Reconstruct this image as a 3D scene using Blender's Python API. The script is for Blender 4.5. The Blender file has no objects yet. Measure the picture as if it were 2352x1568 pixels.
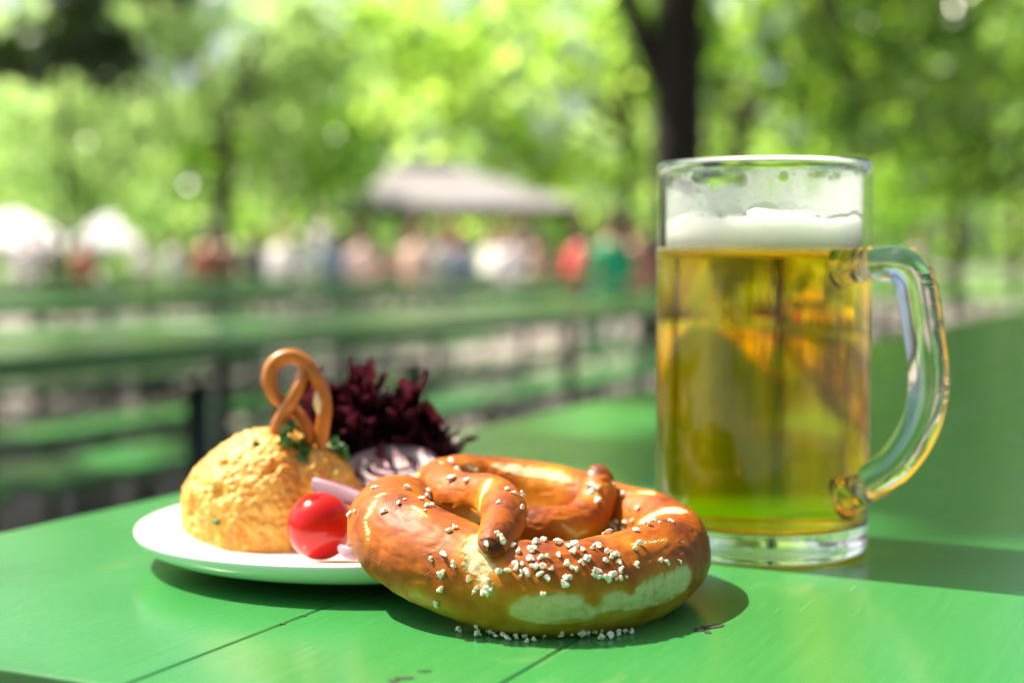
import bpy, bmesh, math, random
import numpy as np
from mathutils import Vector, Matrix, noise
from mathutils.bvhtree import BVHTree

random.seed(7)
sc = bpy.context.scene
COL = sc.collection
R = math.radians
T = 0.75                       # height of a beer table top
CAMZ = T + 0.110
PITCH = R(3.03)
F = 3383.0

# ------------------------------------------------------------------ helpers
def slope(y):
    return math.tan(math.atan((y - 784.0) / F) + PITCH)

def at(x, y, Y):
    """world point at depth Y that the photograph shows at (x, y)"""
    v = (784.0 - y) / F
    d = Vector(((x - 1176.0) / F, math.cos(PITCH) + v * math.sin(PITCH), -math.sin(PITCH) + v * math.cos(PITCH)))
    return Vector((0, 0, CAMZ)) + d * (Y / d.y)

def ray(x, y):
    v = (784.0 - y) / F
    return Vector(((x - 1176.0) / F, math.cos(PITCH) + v * math.sin(PITCH), -math.sin(PITCH) + v * math.cos(PITCH))).normalized()

def tag(o, label=None, cat=None, group=None, kind=None):
    if label: o['label'] = label
    if cat: o['category'] = cat
    if group: o['group'] = group
    if kind: o['kind'] = kind
    return o

def empty(name, loc=(0, 0, 0), rz=0.0):
    o = bpy.data.objects.new(name, None)
    o.empty_display_size = 0.1
    o.location = loc; o.rotation_euler = (0, 0, rz)
    COL.objects.link(o)
    return o

def mesh(name, V, Fc, mat=None, parent=None, smooth=True, loc=None):
    me = bpy.data.meshes.new(name)
    me.from_pydata([tuple(v) for v in V], [], [tuple(f) for f in Fc])
    me.update()
    if smooth and len(me.polygons):
        me.polygons.foreach_set('use_smooth', [True] * len(me.polygons))
    for m in (mat if isinstance(mat, (list, tuple)) else [mat]):
        if m: me.materials.append(m)
    o = bpy.data.objects.new(name, me)
    COL.objects.link(o)
    if parent: o.parent = parent
    if loc: o.location = loc
    return o

class MB:
    """collects pieces that together make ONE part"""
    def __init__(s): s.V = []; s.F = []
    def add(s, V, Fc):
        b = len(s.V); s.V += [tuple(v) for v in V]; s.F += [tuple(b + i for i in f) for f in Fc]; return s
    def box(s, lo, hi, bev=0.0, M=None):
        bm = bmesh.new(); bmesh.ops.create_cube(bm, size=1.0)
        lo = Vector(lo); hi = Vector(hi)
        for v in bm.verts:
            v.co = Vector(((lo[i] + hi[i]) / 2 + v.co[i] * (hi[i] - lo[i]) for i in range(3)))
        if bev > 0:
            bmesh.ops.bevel(bm, geom=list(bm.edges), offset=bev, segments=2, profile=0.5, affect='EDGES')
        if M is not None: bmesh.ops.transform(bm, matrix=M, verts=bm.verts)
        bm.verts.index_update()
        s.add([v.co.copy() for v in bm.verts], [[v.index for v in f.verts] for f in bm.faces]); bm.free(); return s
    def tube(s, pts, rad, seg=12, n=None, flat=1.0):
        V, Fc = tube_geo(pts, rad, seg, n, flat)[:2]; return s.add(V, Fc)
    def obj(s, name, mat, parent=None, smooth=True, loc=None):
        return mesh(name, s.V, s.F, mat, parent, smooth, loc)

def catmull(P, n):
    P = [np.array(p, float) for p in P]
    P = [2 * P[0] - P[1]] + P + [2 * P[-1] - P[-2]]
    k = len(P) - 3
    out = []
    for i in range(n):
        t = i / (n - 1) * k
        j = min(int(t), k - 1); u = t - j
        a, b, c, d = P[j:j + 4]
        out.append(0.5 * ((2 * b) + (-a + c) * u + (2 * a - 5 * b + 4 * c - d) * u * u + (-a + 3 * b - 3 * c + d) * u ** 3))
    return out

def tube_geo(pts, rad, seg=12, n=None, flat=1.0, caps=True):
    if not hasattr(rad, '__len__'): rad = [rad] * len(pts)
    n = n or max(2, len(pts))
    D = [list(p) + [r] for p, r in zip(pts, rad)]
    S = catmull(D, n) if n > len(pts) or len(pts) > 2 else [np.array(d, float) for d in D]
    n = len(S)
    C = [Vector(s[:3]) for s in S]; rr = [max(1e-5, s[3]) for s in S]
    up = None; V = []; Fc = []; TB = []
    for i in range(n):
        t = (C[min(i + 1, n - 1)] - C[max(i - 1, 0)]).normalized()
        if up is None:
            up = Vector((0, 0, 1)) if abs(t.z) < 0.9 else Vector((1, 0, 0))
        up = (up - t * up.dot(t)).normalized()
        b = t.cross(up)
        TB.append((C[i], t, up.copy(), b, rr[i]))
        for j in range(seg):
            a = 2 * math.pi * j / seg
            V.append(C[i] + up * (math.sin(a) * rr[i] * flat) + b * (math.cos(a) * rr[i]))
    for i in range(n - 1):
        for j in range(seg):
            k = (j + 1) % seg
            Fc.append((i * seg + j, (i + 1) * seg + j, (i + 1) * seg + k, i * seg + k))
    if caps:
        for i, st in ((0, -1), (n - 1, 1)):
            c = len(V); V.append(C[i] + TB[i][1] * (st * rr[i] * 0.35))
            for j in range(seg):
                k = (j + 1) % seg
                Fc.append((i * seg + j, i * seg + k, c) if st < 0 else (i * seg + k, i * seg + j, c))
    return V, Fc, TB, seg

def lathe(profile, seg=96, closed=False):
    V = []; Fc = []
    n = len(profile)
    for (r, z) in profile:
        for j in range(seg):
            a = 2 * math.pi * j / seg
            V.append((r * math.cos(a), r * math.sin(a), z))
    for i in range(n if closed else n - 1):
        q = (i + 1) % n
        for j in range(seg):
            k = (j + 1) % seg
            Fc.append((i * seg + j, i * seg + k, q * seg + k, q * seg + j))
    return V, Fc

def set_attr(o, name, vals):
    a = o.data.attributes.new(name, 'FLOAT', 'POINT')
    a.data.foreach_set('value', np.asarray(vals, dtype=np.float32))

def sstep(a, b, x):
    t = min(1.0, max(0.0, (x - a) / (b - a))); return t * t * (3 - 2 * t)

# ------------------------------------------------------------------ materials
class NT:
    def __init__(s, name):
        s.m = bpy.data.materials.new(name); s.m.use_nodes = True
        s.t = s.m.node_tree; s.t.nodes.clear()
        s.out = s.n('ShaderNodeOutputMaterial')
    def n(s, typ, **kw):
        nd = s.t.nodes.new(typ)
        for k, v in kw.items():
            if k.startswith('i_'):
                key = k[2:].replace('_', ' ')
                nd.inputs[int(key) if key.isdigit() else key].default_value = v
            else: setattr(nd, k, v)
        return nd
    def l(s, a, b): s.t.links.new(a, b)
    def ramp(s, fac, stops, interp='LINEAR'):
        r = s.n('ShaderNodeValToRGB'); r.color_ramp.interpolation = interp
        e = r.color_ramp.elements
        while len(e) < len(stops): e.new(0.5)
        for q, (p, c) in zip(e, stops):
            q.position = p; q.color = (*c, 1) if len(c) == 3 else c
        s.l(fac, r.inputs[0]); return r
    def mixc(s, fac, a, b, mode='MIX'):
        m = s.n('ShaderNodeMix', data_type='RGBA', blend_type=mode)
        for sock, v in ((m.inputs[0], fac), (m.inputs[6], a), (m.inputs[7], b)):
            if isinstance(v, bpy.types.NodeSocket): s.l(v, sock)
            else: sock.default_value = v if not isinstance(v, tuple) or len(v) == 4 else (*v, 1)
        return m.outputs[2]
    def math(s, op, a, b=0.0, clamp=False):
        m = s.n('ShaderNodeMath', operation=op, use_clamp=clamp)
        for sock, v in ((m.inputs[0], a), (m.inputs[1], b)):
            if isinstance(v, bpy.types.NodeSocket): s.l(v, sock)
            else: sock.default_value = v
        return m.outputs[0]
    def noise(s, vec, scale, detail=4, rough=0.55, out=0):
        nd = s.n('ShaderNodeTexNoise'); nd.inputs['Scale'].default_value = scale
        nd.inputs['Detail'].default_value = detail; nd.inputs['Roughness'].default_value = rough
        if vec: s.l(vec, nd.inputs['Vector'])
        return nd.outputs[out]
    def obj(s, scale=None, rot=None):
        c = s.n('ShaderNodeTexCoord').outputs['Object']
        if scale or rot:
            mp = s.n('ShaderNodeMapping')
            if scale: mp.inputs['Scale'].default_value = scale
            if rot: mp.inputs['Rotation'].default_value = rot
            s.l(c, mp.inputs['Vector']); c = mp.outputs[0]
        return c
    def bump(s, h, strength=0.3, dist=0.001):
        b = s.n('ShaderNodeBump'); b.inputs['Strength'].default_value = strength; b.inputs['Distance'].default_value = dist
        s.l(h, b.inputs['Height']); return b.outputs[0]
    def principled(s, color=None, rough=0.5, normal=None, **kw):
        p = s.n('ShaderNodeBsdfPrincipled')
        if color is not None:
            if isinstance(color, bpy.types.NodeSocket): s.l(color, p.inputs['Base Color'])
            else: p.inputs['Base Color'].default_value = (*color, 1)
        if isinstance(rough, bpy.types.NodeSocket): s.l(rough, p.inputs['Roughness'])
        else: p.inputs['Roughness'].default_value = rough
        if normal is not None: s.l(normal, p.inputs['Normal'])
        for k, v in kw.items():
            p.inputs[k.replace('_', ' ')].default_value = v
        s.l(p.outputs[0], s.out.inputs[0]); s.p = p
        return s

def simple(name, col, rough=0.6, var=0.15, scale=8.0, **kw):
    t = NT(name); nz = t.noise(t.obj(), scale)
    c = t.mixc(nz, tuple(x * (1 - var) for x in col), tuple(min(1, x * (1 + var)) for x in col))
    t.principled(c, rough, **kw); return t.m

def attr(t, name):
    a = t.n('ShaderNodeAttribute'); a.attribute_name = name; return a.outputs['Fac']

def m_table(name='green_paint', worn=1.0):
    t = NT(name)
    co = t.obj()
    st = t.obj(scale=(60, 2.2, 60))
    brush = t.noise(st, 6.0, 6, 0.65)
    fine = t.noise(t.obj(scale=(300, 10, 300)), 4.0, 3, 0.6)
    big = t.noise(co, 9.0, 4)
    base = t.mixc(big, (0.015, 0.160, 0.034), (0.030, 0.205, 0.045))
    base = t.mixc(t.math('MULTIPLY', brush, 0.6), base, (0.07, 0.25, 0.075))
    scr = t.ramp(t.noise(t.obj(scale=(240, 5, 240), rot=(0, 0, 0.06)), 5.0, 2, 0.5), [(0.66, (0, 0, 0)), (0.72, (1, 1, 1))])
    scm = t.math('MULTIPLY', scr.outputs[0], t.ramp(t.noise(co, 7.0, 3), [(0.45, (0, 0, 0)), (0.65, (1, 1, 1))]).outputs[0])
    base = t.mixc(t.math('MULTIPLY', scm, 0.4 * worn), base, (0.20, 0.40, 0.20))
    # yellowish rubbed patches
    wn = t.noise(co, 14.0, 8, 0.7)
    wn2 = t.noise(t.obj(scale=(8, 1.0, 8)), 11.0, 6, 0.7)
    worn_m = t.ramp(t.math('ADD', wn, t.math('MULTIPLY', wn2, 0.5)), [(0.86, (0, 0, 0)), (1.0, (1, 1, 1))])
    base = t.mixc(t.math('MULTIPLY', worn_m.outputs[0], 0.35 * worn), base, (0.22, 0.27, 0.09))
    # chips down to dark wood
    cn = t.noise(co, 38.0, 5, 0.7)
    chip = t.ramp(cn, [(0.715, (0, 0, 0)), (0.73, (1, 1, 1))])
    base = t.mixc(t.math('MULTIPLY', chip.outputs[0], 0.9 * worn), base, (0.045, 0.038, 0.025))
    h = t.math('ADD', t.math('MULTIPLY', brush, 0.6), t.math('MULTIPLY', fine, 0.5))
    h = t.math('SUBTRACT', h, t.math('MULTIPLY', chip.outputs[0], 1.5 * worn))
    rough = t.math('ADD', 0.08, t.math('MULTIPLY', t.noise(co, 22.0, 5), 0.24))
    t.principled(base, rough, t.bump(h, 0.20, 0.0006), Specular_IOR_Level=0.45)
    return t.m

def m_leaf(name, c1, c2, c3, trans=0.5, rough=0.27, tint=(3.2, 3.0, 1.35)):
    t = NT(name)
    g = t.n('ShaderNodeNewGeometry')
    r = t.ramp(g.outputs['Random Per Island'], [(0.0, c1), (0.5, c2), (1.0, c3)])
    p = t.n('ShaderNodeBsdfPrincipled'); p.inputs['Roughness'].default_value = rough
    t.l(r.outputs[0], p.inputs['Base Color'])
    tr = t.n('ShaderNodeBsdfTranslucent')
    t.l(t.mixc(1.0, r.outputs[0], tint, 'MULTIPLY'), tr.inputs['Color'])
    mx = t.n('ShaderNodeMixShader'); mx.inputs[0].default_value = trans
    t.l(p.outputs[0], mx.inputs[1]); t.l(tr.outputs[0], mx.inputs[2]); t.l(mx.outputs[0], t.out.inputs[0])
    return t.m

def m_bark(name, a, b):
    t = NT(name); h = t.noise(t.obj(scale=(14, 14, 2.5)), 2.2, 6, 0.65)
    t.principled(t.ramp(h, [(0.3, a), (0.7, b)]).outputs[0], 0.9, t.bump(h, 0.8, 0.03)); return t.m

def m_glass(name, ior=1.5, col=(1, 1, 1), rough=0.0, wavy=0.0):
    t = NT(name); g = t.n('ShaderNodeBsdfGlass'); g.inputs['IOR'].default_value = ior
    g.inputs['Roughness'].default_value = rough; g.inputs['Color'].default_value = (*col, 1)
    if wavy: t.l(t.bump(t.noise(t.obj(scale=(1, 1, 0.05)), 210.0, 3, 0.6), wavy, 0.0008), g.inputs['Normal'])
    t.l(g.outputs[0], t.out.inputs[0]); return t.m

def m_thin_glass(name):
    t = NT(name)
    tr = t.n('ShaderNodeBsdfTransparent'); tr.inputs['Color'].default_value = (0.965, 0.985, 0.972, 1)
    gl = t.n('ShaderNodeBsdfGlossy'); gl.inputs['Roughness'].default_value = 0.02
    lw = t.n('ShaderNodeLayerWeight'); lw.inputs[0].default_value = 0.5
    f_ = t.math('MULTIPLY_ADD', t.math('POWER', lw.outputs['Facing'], 4.0), 0.75)
    f_.node.inputs[2].default_value = 0.035
    mx = t.n('ShaderNodeMixShader')
    t.l(f_, mx.inputs[0]); t.l(tr.outputs[0], mx.inputs[1]); t.l(gl.outputs[0], mx.inputs[2])
    t.l(mx.outputs[0], t.out.inputs[0]); return t.m

def m_beer():
    t = NT('beer_liquid')
    g = t.n('ShaderNodeBsdfGlass'); g.inputs['IOR'].default_value = 1.335 / 1.5; g.inputs['Roughness'].default_value = 0.0
    t.l(t.bump(t.noise(t.obj(scale=(1, 1, 0.03)), 170.0, 5, 0.7), 0.42, 0.0010), g.inputs['Normal'])
    t.l(g.outputs[0], t.out.inputs[0])
    v = t.n('ShaderNodeVolumeAbsorption'); v.inputs['Density'].default_value = 96.0
    v.inputs['Color'].default_value = (0.9970, 0.898, 0.0, 1)
    t.l(v.outputs[0], t.out.inputs['Volume']); return t.m

def m_crust():
    t = NT('pretzel_crust')
    co = t.obj()
    crust = attr(t, 'crust'); bake = attr(t, 'bake')
    n1 = t.noise(co, 90.0, 6, 0.6); n2 = t.noise(co, 900.0, 3, 0.6)
    v = t.math('ADD', bake, t.math('MULTIPLY', t.math('SUBTRACT', n1, 0.5), 0.55))
    ck = t.n('ShaderNodeTexVoronoi', feature='DISTANCE_TO_EDGE'); ck.inputs['Scale'].default_value = 150.0
    wq = t.n('ShaderNodeMixRGB'); wq.inputs[0].default_value = 0.012; t.l(co, wq.inputs[1]); t.l(t.noise(co, 150.0, 4, 0.7, out=1), wq.inputs[2]); t.l(wq.outputs[0], ck.inputs['Vector'])
    crk = t.ramp(ck.outputs['Distance'], [(0.0, (1, 1, 1)), (0.05, (0, 0, 0))])
    ckm = t.math('MULTIPLY', crk.outputs[0], t.ramp(t.noise(co, 45.0, 3), [(0.50, (0, 0, 0)), (0.62, (1, 1, 1))]).outputs[0])
    v = t.math('ADD', v, t.math('MULTIPLY', ckm, 0.22))
    brown = t.ramp(v, [(0.0, (0.60, 0.35, 0.045)), (0.25, (0.53, 0.20, 0.008)), (0.55, (0.39, 0.094, 0.003)), (0.85, (0.19, 0.035, 0.002)), (1.0, (0.08, 0.016, 0.003))])
    flour = t.mixc(t.noise(co, 260.0, 5, 0.7), (0.62, 0.42, 0.17), (0.84, 0.73, 0.48))
    vein = t.ramp(t.noise(co, 170.0, 7, 0.72), [(0.54, (0, 0, 0)), (0.68, (1, 1, 1))])
    flour = t.mixc(t.math('MULTIPLY', vein.outputs[0], 0.65), flour, (0.52, 0.27, 0.06))
    # tiny blisters
    vo = t.n('ShaderNodeTexVoronoi'); vo.inputs['Scale'].default_value = 700.0; t.l(co, vo.inputs['Vector'])
    spk = t.ramp(vo.outputs['Distance'], [(0.06, (1, 1, 1)), (0.13, (0, 0, 0))])
    sp2 = t.math('MULTIPLY', spk.outputs[0], t.ramp(t.noise(co, 160.0, 2), [(0.52, (0, 0, 0)), (0.66, (1, 1, 1))]).outputs[0])
    br2 = t.mixc(t.math('MULTIPLY', sp2, 0.45), brown.outputs[0], (0.52, 0.30, 0.11))
    col = t.mixc(crust, flour, br2)
    rough = t.math('ADD', t.math('MULTIPLY', crust, -0.40), t.math('ADD', 0.84, t.math('MULTIPLY', n1, 0.16)))
    h = t.math('ADD', t.math('MULTIPLY', n1, 0.5), t.math('MULTIPLY', n2, 0.10))
    h2 = t.math('MULTIPLY', t.noise(co, 420.0, 6, 0.75), t.math('SUBTRACT', 1.0, crust))
    h = t.math('ADD', h, t.math('MULTIPLY', h2, 1.8))
    h = t.math('SUBTRACT', h, t.math('MULTIPLY', ckm, 0.35))
    h = t.math('ADD', h, t.math('MULTIPLY', sp2, 0.25))
    t.principled(col, rough, t.bump(h, 0.45, 0.0008), Subsurface_Weight=0.06, Subsurface_Scale=0.003, Specular_IOR_Level=0.27)
    t.p.inputs['Subsurface Radius'].default_value = (1.0, 0.45, 0.2)
    return t.m

def m_cheese():
    t = NT('paprika_cheese'); co = t.obj()
    vo = t.n('ShaderNodeTexVoronoi', feature='SMOOTH_F1'); vo.inputs['Scale'].default_value = 190.0
    wv = t.n('ShaderNodeMixRGB'); wv.inputs[0].default_value = 0.02
    t.l(co, wv.inputs[1]); t.l(t.noise(co, 60.0, 3, 0.6, out=1), wv.inputs[2]); t.l(wv.outputs[0], vo.inputs['Vector'])
    n = t.noise(co, 70.0, 6, 0.65)
    c = t.ramp(n, [(0.30, (0.50, 0.14, 0.006)), (0.42, (0.66, 0.27, 0.025)), (0.56, (0.72, 0.37, 0.055)), (0.75, (0.74, 0.46, 0.10))])
    c2 = t.mixc(t.ramp(vo.outputs['Distance'], [(0.1, (1, 1, 1)), (0.45, (0, 0, 0))]).outputs[0], c.outputs[0], (0.66, 0.37, 0.07))
    sp = t.ramp(t.noise(co, 130.0, 3), [(0.64, (0, 0, 0)), (0.72, (1, 1, 1))])
    c2 = t.mixc(t.math('MULTIPLY', sp.outputs[0], 0.7), c2, (0.46, 0.10, 0.012))
    h = t.math('ADD', t.math('MULTIPLY', vo.outputs['Distance'], -1.0), t.math('MULTIPLY', n, 1.2))
    blo = t.ramp(t.noise(co, 48.0, 5, 0.7), [(0.55, (0, 0, 0)), (0.68, (1, 1, 1))])
    c2 = t.mixc(t.math('MULTIPLY', blo.outputs[0], 0.5), c2, (0.56, 0.15, 0.008))
    t.principled(c2, 0.55, t.bump(h, 0.24, 0.0018), Subsurface_Weight=0.1, Subsurface_Scale=0.003)
    return t.m

def m_foam():
    t = NT('beer_foam'); co = t.obj()
    n = t.noise(co, 700.0, 4, 0.7)
    t.principled(t.mixc(n, (0.70, 0.715, 0.68), (0.80, 0.81, 0.78)), 0.6, t.bump(n, 0.25, 0.0004), Subsurface_Weight=1.0, Subsurface_Scale=0.02)
    t.p.inputs['Subsurface Radius'].default_value = (1, 1, 1)
    return t.m

def m_lacing():
    t = NT('foam_film'); cov = attr(t, 'cover')
    d = t.n('ShaderNodeBsdfDiffuse'); d.inputs['Color'].default_value = (0.67, 0.70, 0.68, 1)
    tl = t.n('ShaderNodeBsdfTranslucent'); tl.inputs['Color'].default_value = (0.67, 0.70, 0.68, 1)
    a = t.n('ShaderNodeMixShader'); a.inputs[0].default_value = 0.4; t.l(d.outputs[0], a.inputs[1]); t.l(tl.outputs[0], a.inputs[2])
    tr = t.n('ShaderNodeBsdfTransparent')
    mx = t.n('ShaderNodeMixShader'); t.l(cov, mx.inputs[0]); t.l(tr.outputs[0], mx.inputs[1]); t.l(a.outputs[0], mx.inputs[2])
    t.l(mx.outputs[0], t.out.inputs[0]); return t.m

def m_onion():
    t = NT('onion_flesh'); sk = attr(t, 'skin'); n = t.noise(t.obj(scale=(1, 1, 1)), 300.0, 3)
    c = t.mixc(n, (0.46, 0.48, 0.39), (0.56, 0.55, 0.49))
    c = t.mixc(sk, c, (0.22, 0.06, 0.15))
    t.principled(c, 0.42, Subsurface_Weight=0.3, Subsurface_Scale=0.002, Specular_IOR_Level=0.3); return t.m

def m_lettuce():
    t = NT('red_lettuce'); e = attr(t, 'edge'); n = t.noise(t.obj(), 130.0, 4)
    c = t.ramp(e, [(0.0, (0.10, 0.14, 0.03)), (0.35, (0.045, 0.016, 0.012)), (0.7, (0.046, 0.012, 0.017)), (1.0, (0.068, 0.016, 0.030))])
    c = t.mixc(n, c.outputs[0], (0.018, 0.004, 0.006))
    p = t.n('ShaderNodeBsdfPrincipled'); p.inputs['Roughness'].default_value = 0.3; t.l(c, p.inputs['Base Color'])
    tr = t.n('ShaderNodeBsdfTranslucent'); t.l(t.mixc(1.0, c, (2.2, 1.4, 1.5), 'MULTIPLY'), tr.inputs['Color'])
    mx = t.n('ShaderNodeMixShader'); mx.inputs[0].default_value = 0.3
    t.l(p.outputs[0], mx.inputs[1]); t.l(tr.outputs[0], mx.inputs[2]); t.l(mx.outputs[0], t.out.inputs[0]); return t.m

def m_gravel():
    t = NT('gravel'); co = t.obj()
    vo = t.n('ShaderNodeTexVoronoi'); vo.inputs['Scale'].default_value = 45.0; t.l(co, vo.inputs['Vector'])
    c = t.mixc(vo.outputs['Color'], (0.16, 0.14, 0.13), (0.33, 0.295, 0.27))
    c = t.mixc(t.math('MULTIPLY', t.noise(co, 0.7, 4), 0.6), c, (0.15, 0.13, 0.11))
    t.principled(c, 0.9, t.bump(vo.outputs['Distance'], 0.5, 0.01)); return t.m

M = {}
M['table'] = m_table()
M['table_far'] = m_table('green_paint_far', 0.4)
M['iron'] = simple('dark_green_iron', (0.012, 0.03, 0.016), 0.5)
M['bark'] = m_bark('bark_dark', (0.008, 0.006, 0.004), (0.024, 0.017, 0.012))
M['bark2'] = m_bark('bark_brown', (0.035, 0.026, 0.016), (0.085, 0.062, 0.040))
M['leaf_bright'] = m_leaf('leaf_bright', (0.10, 0.19, 0.022), (0.19, 0.30, 0.05), (0.34, 0.44, 0.13), 0.6, tint=(2.9, 2.85, 2.2))
M['leaf_mid'] = m_leaf('leaf_mid', (0.045, 0.12, 0.018), (0.085, 0.18, 0.026), (0.16, 0.26, 0.05), 0.5)
M['leaf_deep'] = m_leaf('leaf_deep', (0.03, 0.085, 0.012), (0.065, 0.145, 0.02), (0.15, 0.25, 0.045), 0.45)
M['leaf_hazed'] = m_leaf('leaf_hazed', (0.14, 0.22, 0.07), (0.23, 0.33, 0.12), (0.36, 0.45, 0.22), 0.55, tint=(2.2, 2.3, 1.9))  # veil of haze put into a paler leaf colour
M['leaf_shaded'] = m_leaf('leaf_shaded', (0.012, 0.035, 0.010), (0.02, 0.055, 0.012), (0.03, 0.075, 0.015), 0.25)  # shade inside the upper left crown put into the leaf colour
M['gravel'] = m_gravel()
M['lawn'] = simple('lawn', (0.10, 0.20, 0.04), 0.9, 0.4, 1.2)
M['glass'] = m_glass('mug_glass', 1.5, (0.985, 0.995, 0.99), 0.0, 0.24)
M['glass_plain'] = m_glass('handle_glass', 1.5, (0.985, 0.995, 0.99))
M['thin'] = m_thin_glass('mug_wall_glass')
M['beer'] = m_beer()
M['foam'] = m_foam()
M['lacing'] = m_lacing()
M['crust'] = m_crust()
M['cheese'] = m_cheese()
M['onion'] = m_onion()
M['lettuce'] = m_lettuce()
M['china'] = simple('white_china', (0.80, 0.81, 0.80), 0.08, 0.01, 20, Specular_IOR_Level=0.55)
tt = NT('salt'); n_ = tt.noise(tt.obj(), 1500.0, 3)
tt.principled(tt.mixc(n_, (0.82, 0.75, 0.60), (0.90, 0.86, 0.75)), 0.35, tt.bump(n_, 0.4, 0.0003), Subsurface_Weight=0.4, Subsurface_Scale=0.0015); M['salt'] = tt.m
tt = NT('tomato_skin'); g_ = tt.n('ShaderNodeSeparateXYZ'); tt.l(tt.obj(), g_.inputs[0])
tn = tt.noise(tt.obj(), 120.0, 3)
tt.principled(tt.mixc(tn, (0.40, 0.005, 0.003), (0.47, 0.009, 0.005)), 0.16, Subsurface_Weight=0.25, Subsurface_Scale=0.003, Specular_IOR_Level=0.35); M['tomato'] = tt.m
M['parsley'] = simple('parsley_green', (0.03, 0.15, 0.012), 0.45, 0.4, 300)
M['snack'] = simple('baked_snack', (0.44, 0.135, 0.005), 0.42, 0.6, 110, Coat_Weight=0.3)
M['snack_inside'] = simple('snack_crumb', (0.75, 0.60, 0.34), 0.8, 0.1, 300)
M['white_cloth'] = simple('white_canvas', (0.80, 0.80, 0.80), 0.8, 0.03, 3)
M['pole'] = simple('parasol_pole', (0.35, 0.35, 0.34), 0.4)
M['roof'] = simple('roof_shingle', (0.24, 0.225, 0.23), 0.75, 0.2, 2.0)
M['roof_dark'] = simple('roof_lead', (0.07, 0.08, 0.10), 0.5)
M['timber'] = simple('brown_timber', (0.075, 0.05, 0.035), 0.7, 0.3, 3)
M['skin'] = simple('skin', (0.50, 0.27, 0.19), 0.5, 0.06, 20)
M['wall'] = simple('pale_render', (0.55, 0.52, 0.46), 0.9)

# ------------------------------------------------------------------ sun, sky, camera
AZ, EL = R(-62), R(55)
LDIR = Vector((math.sin(AZ) * math.cos(EL), math.cos(AZ) * math.cos(EL), math.sin(EL)))   # towards the sun
w = bpy.data.worlds.new('World'); sc.world = w; w.use_nodes = True
nt = w.node_tree; nt.nodes.clear()
sky = nt.nodes.new('ShaderNodeTexSky'); sky.sky_type = 'NISHITA'; sky.sun_disc = False
sky.sun_elevation = EL; sky.sun_rotation = math.atan2(LDIR.x, LDIR.y)
sky.air_density = 0.75; sky.dust_density = 5.0; sky.ozone_density = 1.0
bg = nt.nodes.new('ShaderNodeBackground'); bg.inputs[1].default_value = 0.095
wo = nt.nodes.new('ShaderNodeOutputWorld')
nt.links.new(sky.outputs[0], bg.inputs[0]); nt.links.new(bg.outputs[0], wo.inputs[0])
sl = bpy.data.lights.new('sun', 'SUN'); sl.energy = 5.0; sl.angle = R(0.55); sl.color = (1.0, 0.90, 0.74)
so = bpy.data.objects.new('sun', sl); COL.objects.link(so)
so.rotation_euler = LDIR.to_track_quat('Z', 'Y').to_euler()

cam = bpy.data.cameras.new('camera'); co_ = bpy.data.objects.new('camera', cam); COL.objects.link(co_)
co_.location = (0, 0, CAMZ); co_.rotation_euler = (R(90) - PITCH, 0, 0)
cam.sensor_width = 36; cam.lens = F / 2352 * 36; cam.clip_start = 0.02; cam.clip_end = 600
cam.dof.use_dof = True; cam.dof.focus_distance = 0.452; cam.dof.aperture_fstop = cam.lens / 8.8
sc.camera = co_
sc.view_settings.view_transform = 'Standard'; sc.view_settings.look = 'None'
sc.view_settings.gamma = 1.0; sc.view_settings.exposure = 1.4
cy = sc.cycles
cy.use_denoising = True
cy.max_bounces = 14; cy.transmission_bounces = 12; cy.transparent_max_bounces = 24; cy.glossy_bounces = 6; cy.diffuse_bounces = 4
cy.sample_clamp_direct = 12.0; cy.sample_clamp_indirect = 6.0; cy.blur_glossy = 0.3
cy.caustics_reflective = False

# ------------------------------------------------------------------ rows of tables
WD = Vector((0.43, 0.90, 0)).normalized()        # along a table
ND = Vector((-WD.y, WD.x, 0))                    # to its left
ROT = math.atan2(-WD.x, WD.y)                    # local y -> WD
CORNER = Vector((-0.2749, 0.461, 0))             # near left corner of the front table

def slab(mb, x0, x1, y0, y1, z0, z1, cr=0.0, bev=0.004, nseg=6):
    """board with rounded corners and a softened rim"""
    def ring(ins, z):
        pts = []
        r = max(cr - ins, 0.0005)
        for cx, cy_, a0 in ((x1 - cr, y1 - cr, 0), (x0 + cr, y1 - cr, 90), (x0 + cr, y0 + cr, 180), (x1 - cr, y0 + cr, 270)):
            for k in range(nseg + 1):
                a = R(a0 + 90 * k / nseg); pts.append((cx + r * math.cos(a), cy_ + r * math.sin(a), z))
        return pts
    rings = [ring(bev, z0), ring(0, z0 + bev), ring(0, z1 - bev)] + [ring(bev * (1 - math.cos(R(a))), z1 - bev + bev * math.sin(R(a))) for a in (30, 60)] + [ring(bev, z1)]
    n = len(rings[0]); V = sum(rings, []); Fc = []
    for i in range(len(rings) - 1):
        for j in range(n):
            k = (j + 1) % n; Fc.append((i * n + j, i * n + k, (i + 1) * n + k, (i + 1) * n + j))
    Fc.append(tuple(range(n - 1, -1, -1))); Fc.append(tuple(range((len(rings) - 1) * n, len(rings) * n)))
    mb.add(V, Fc)

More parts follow.
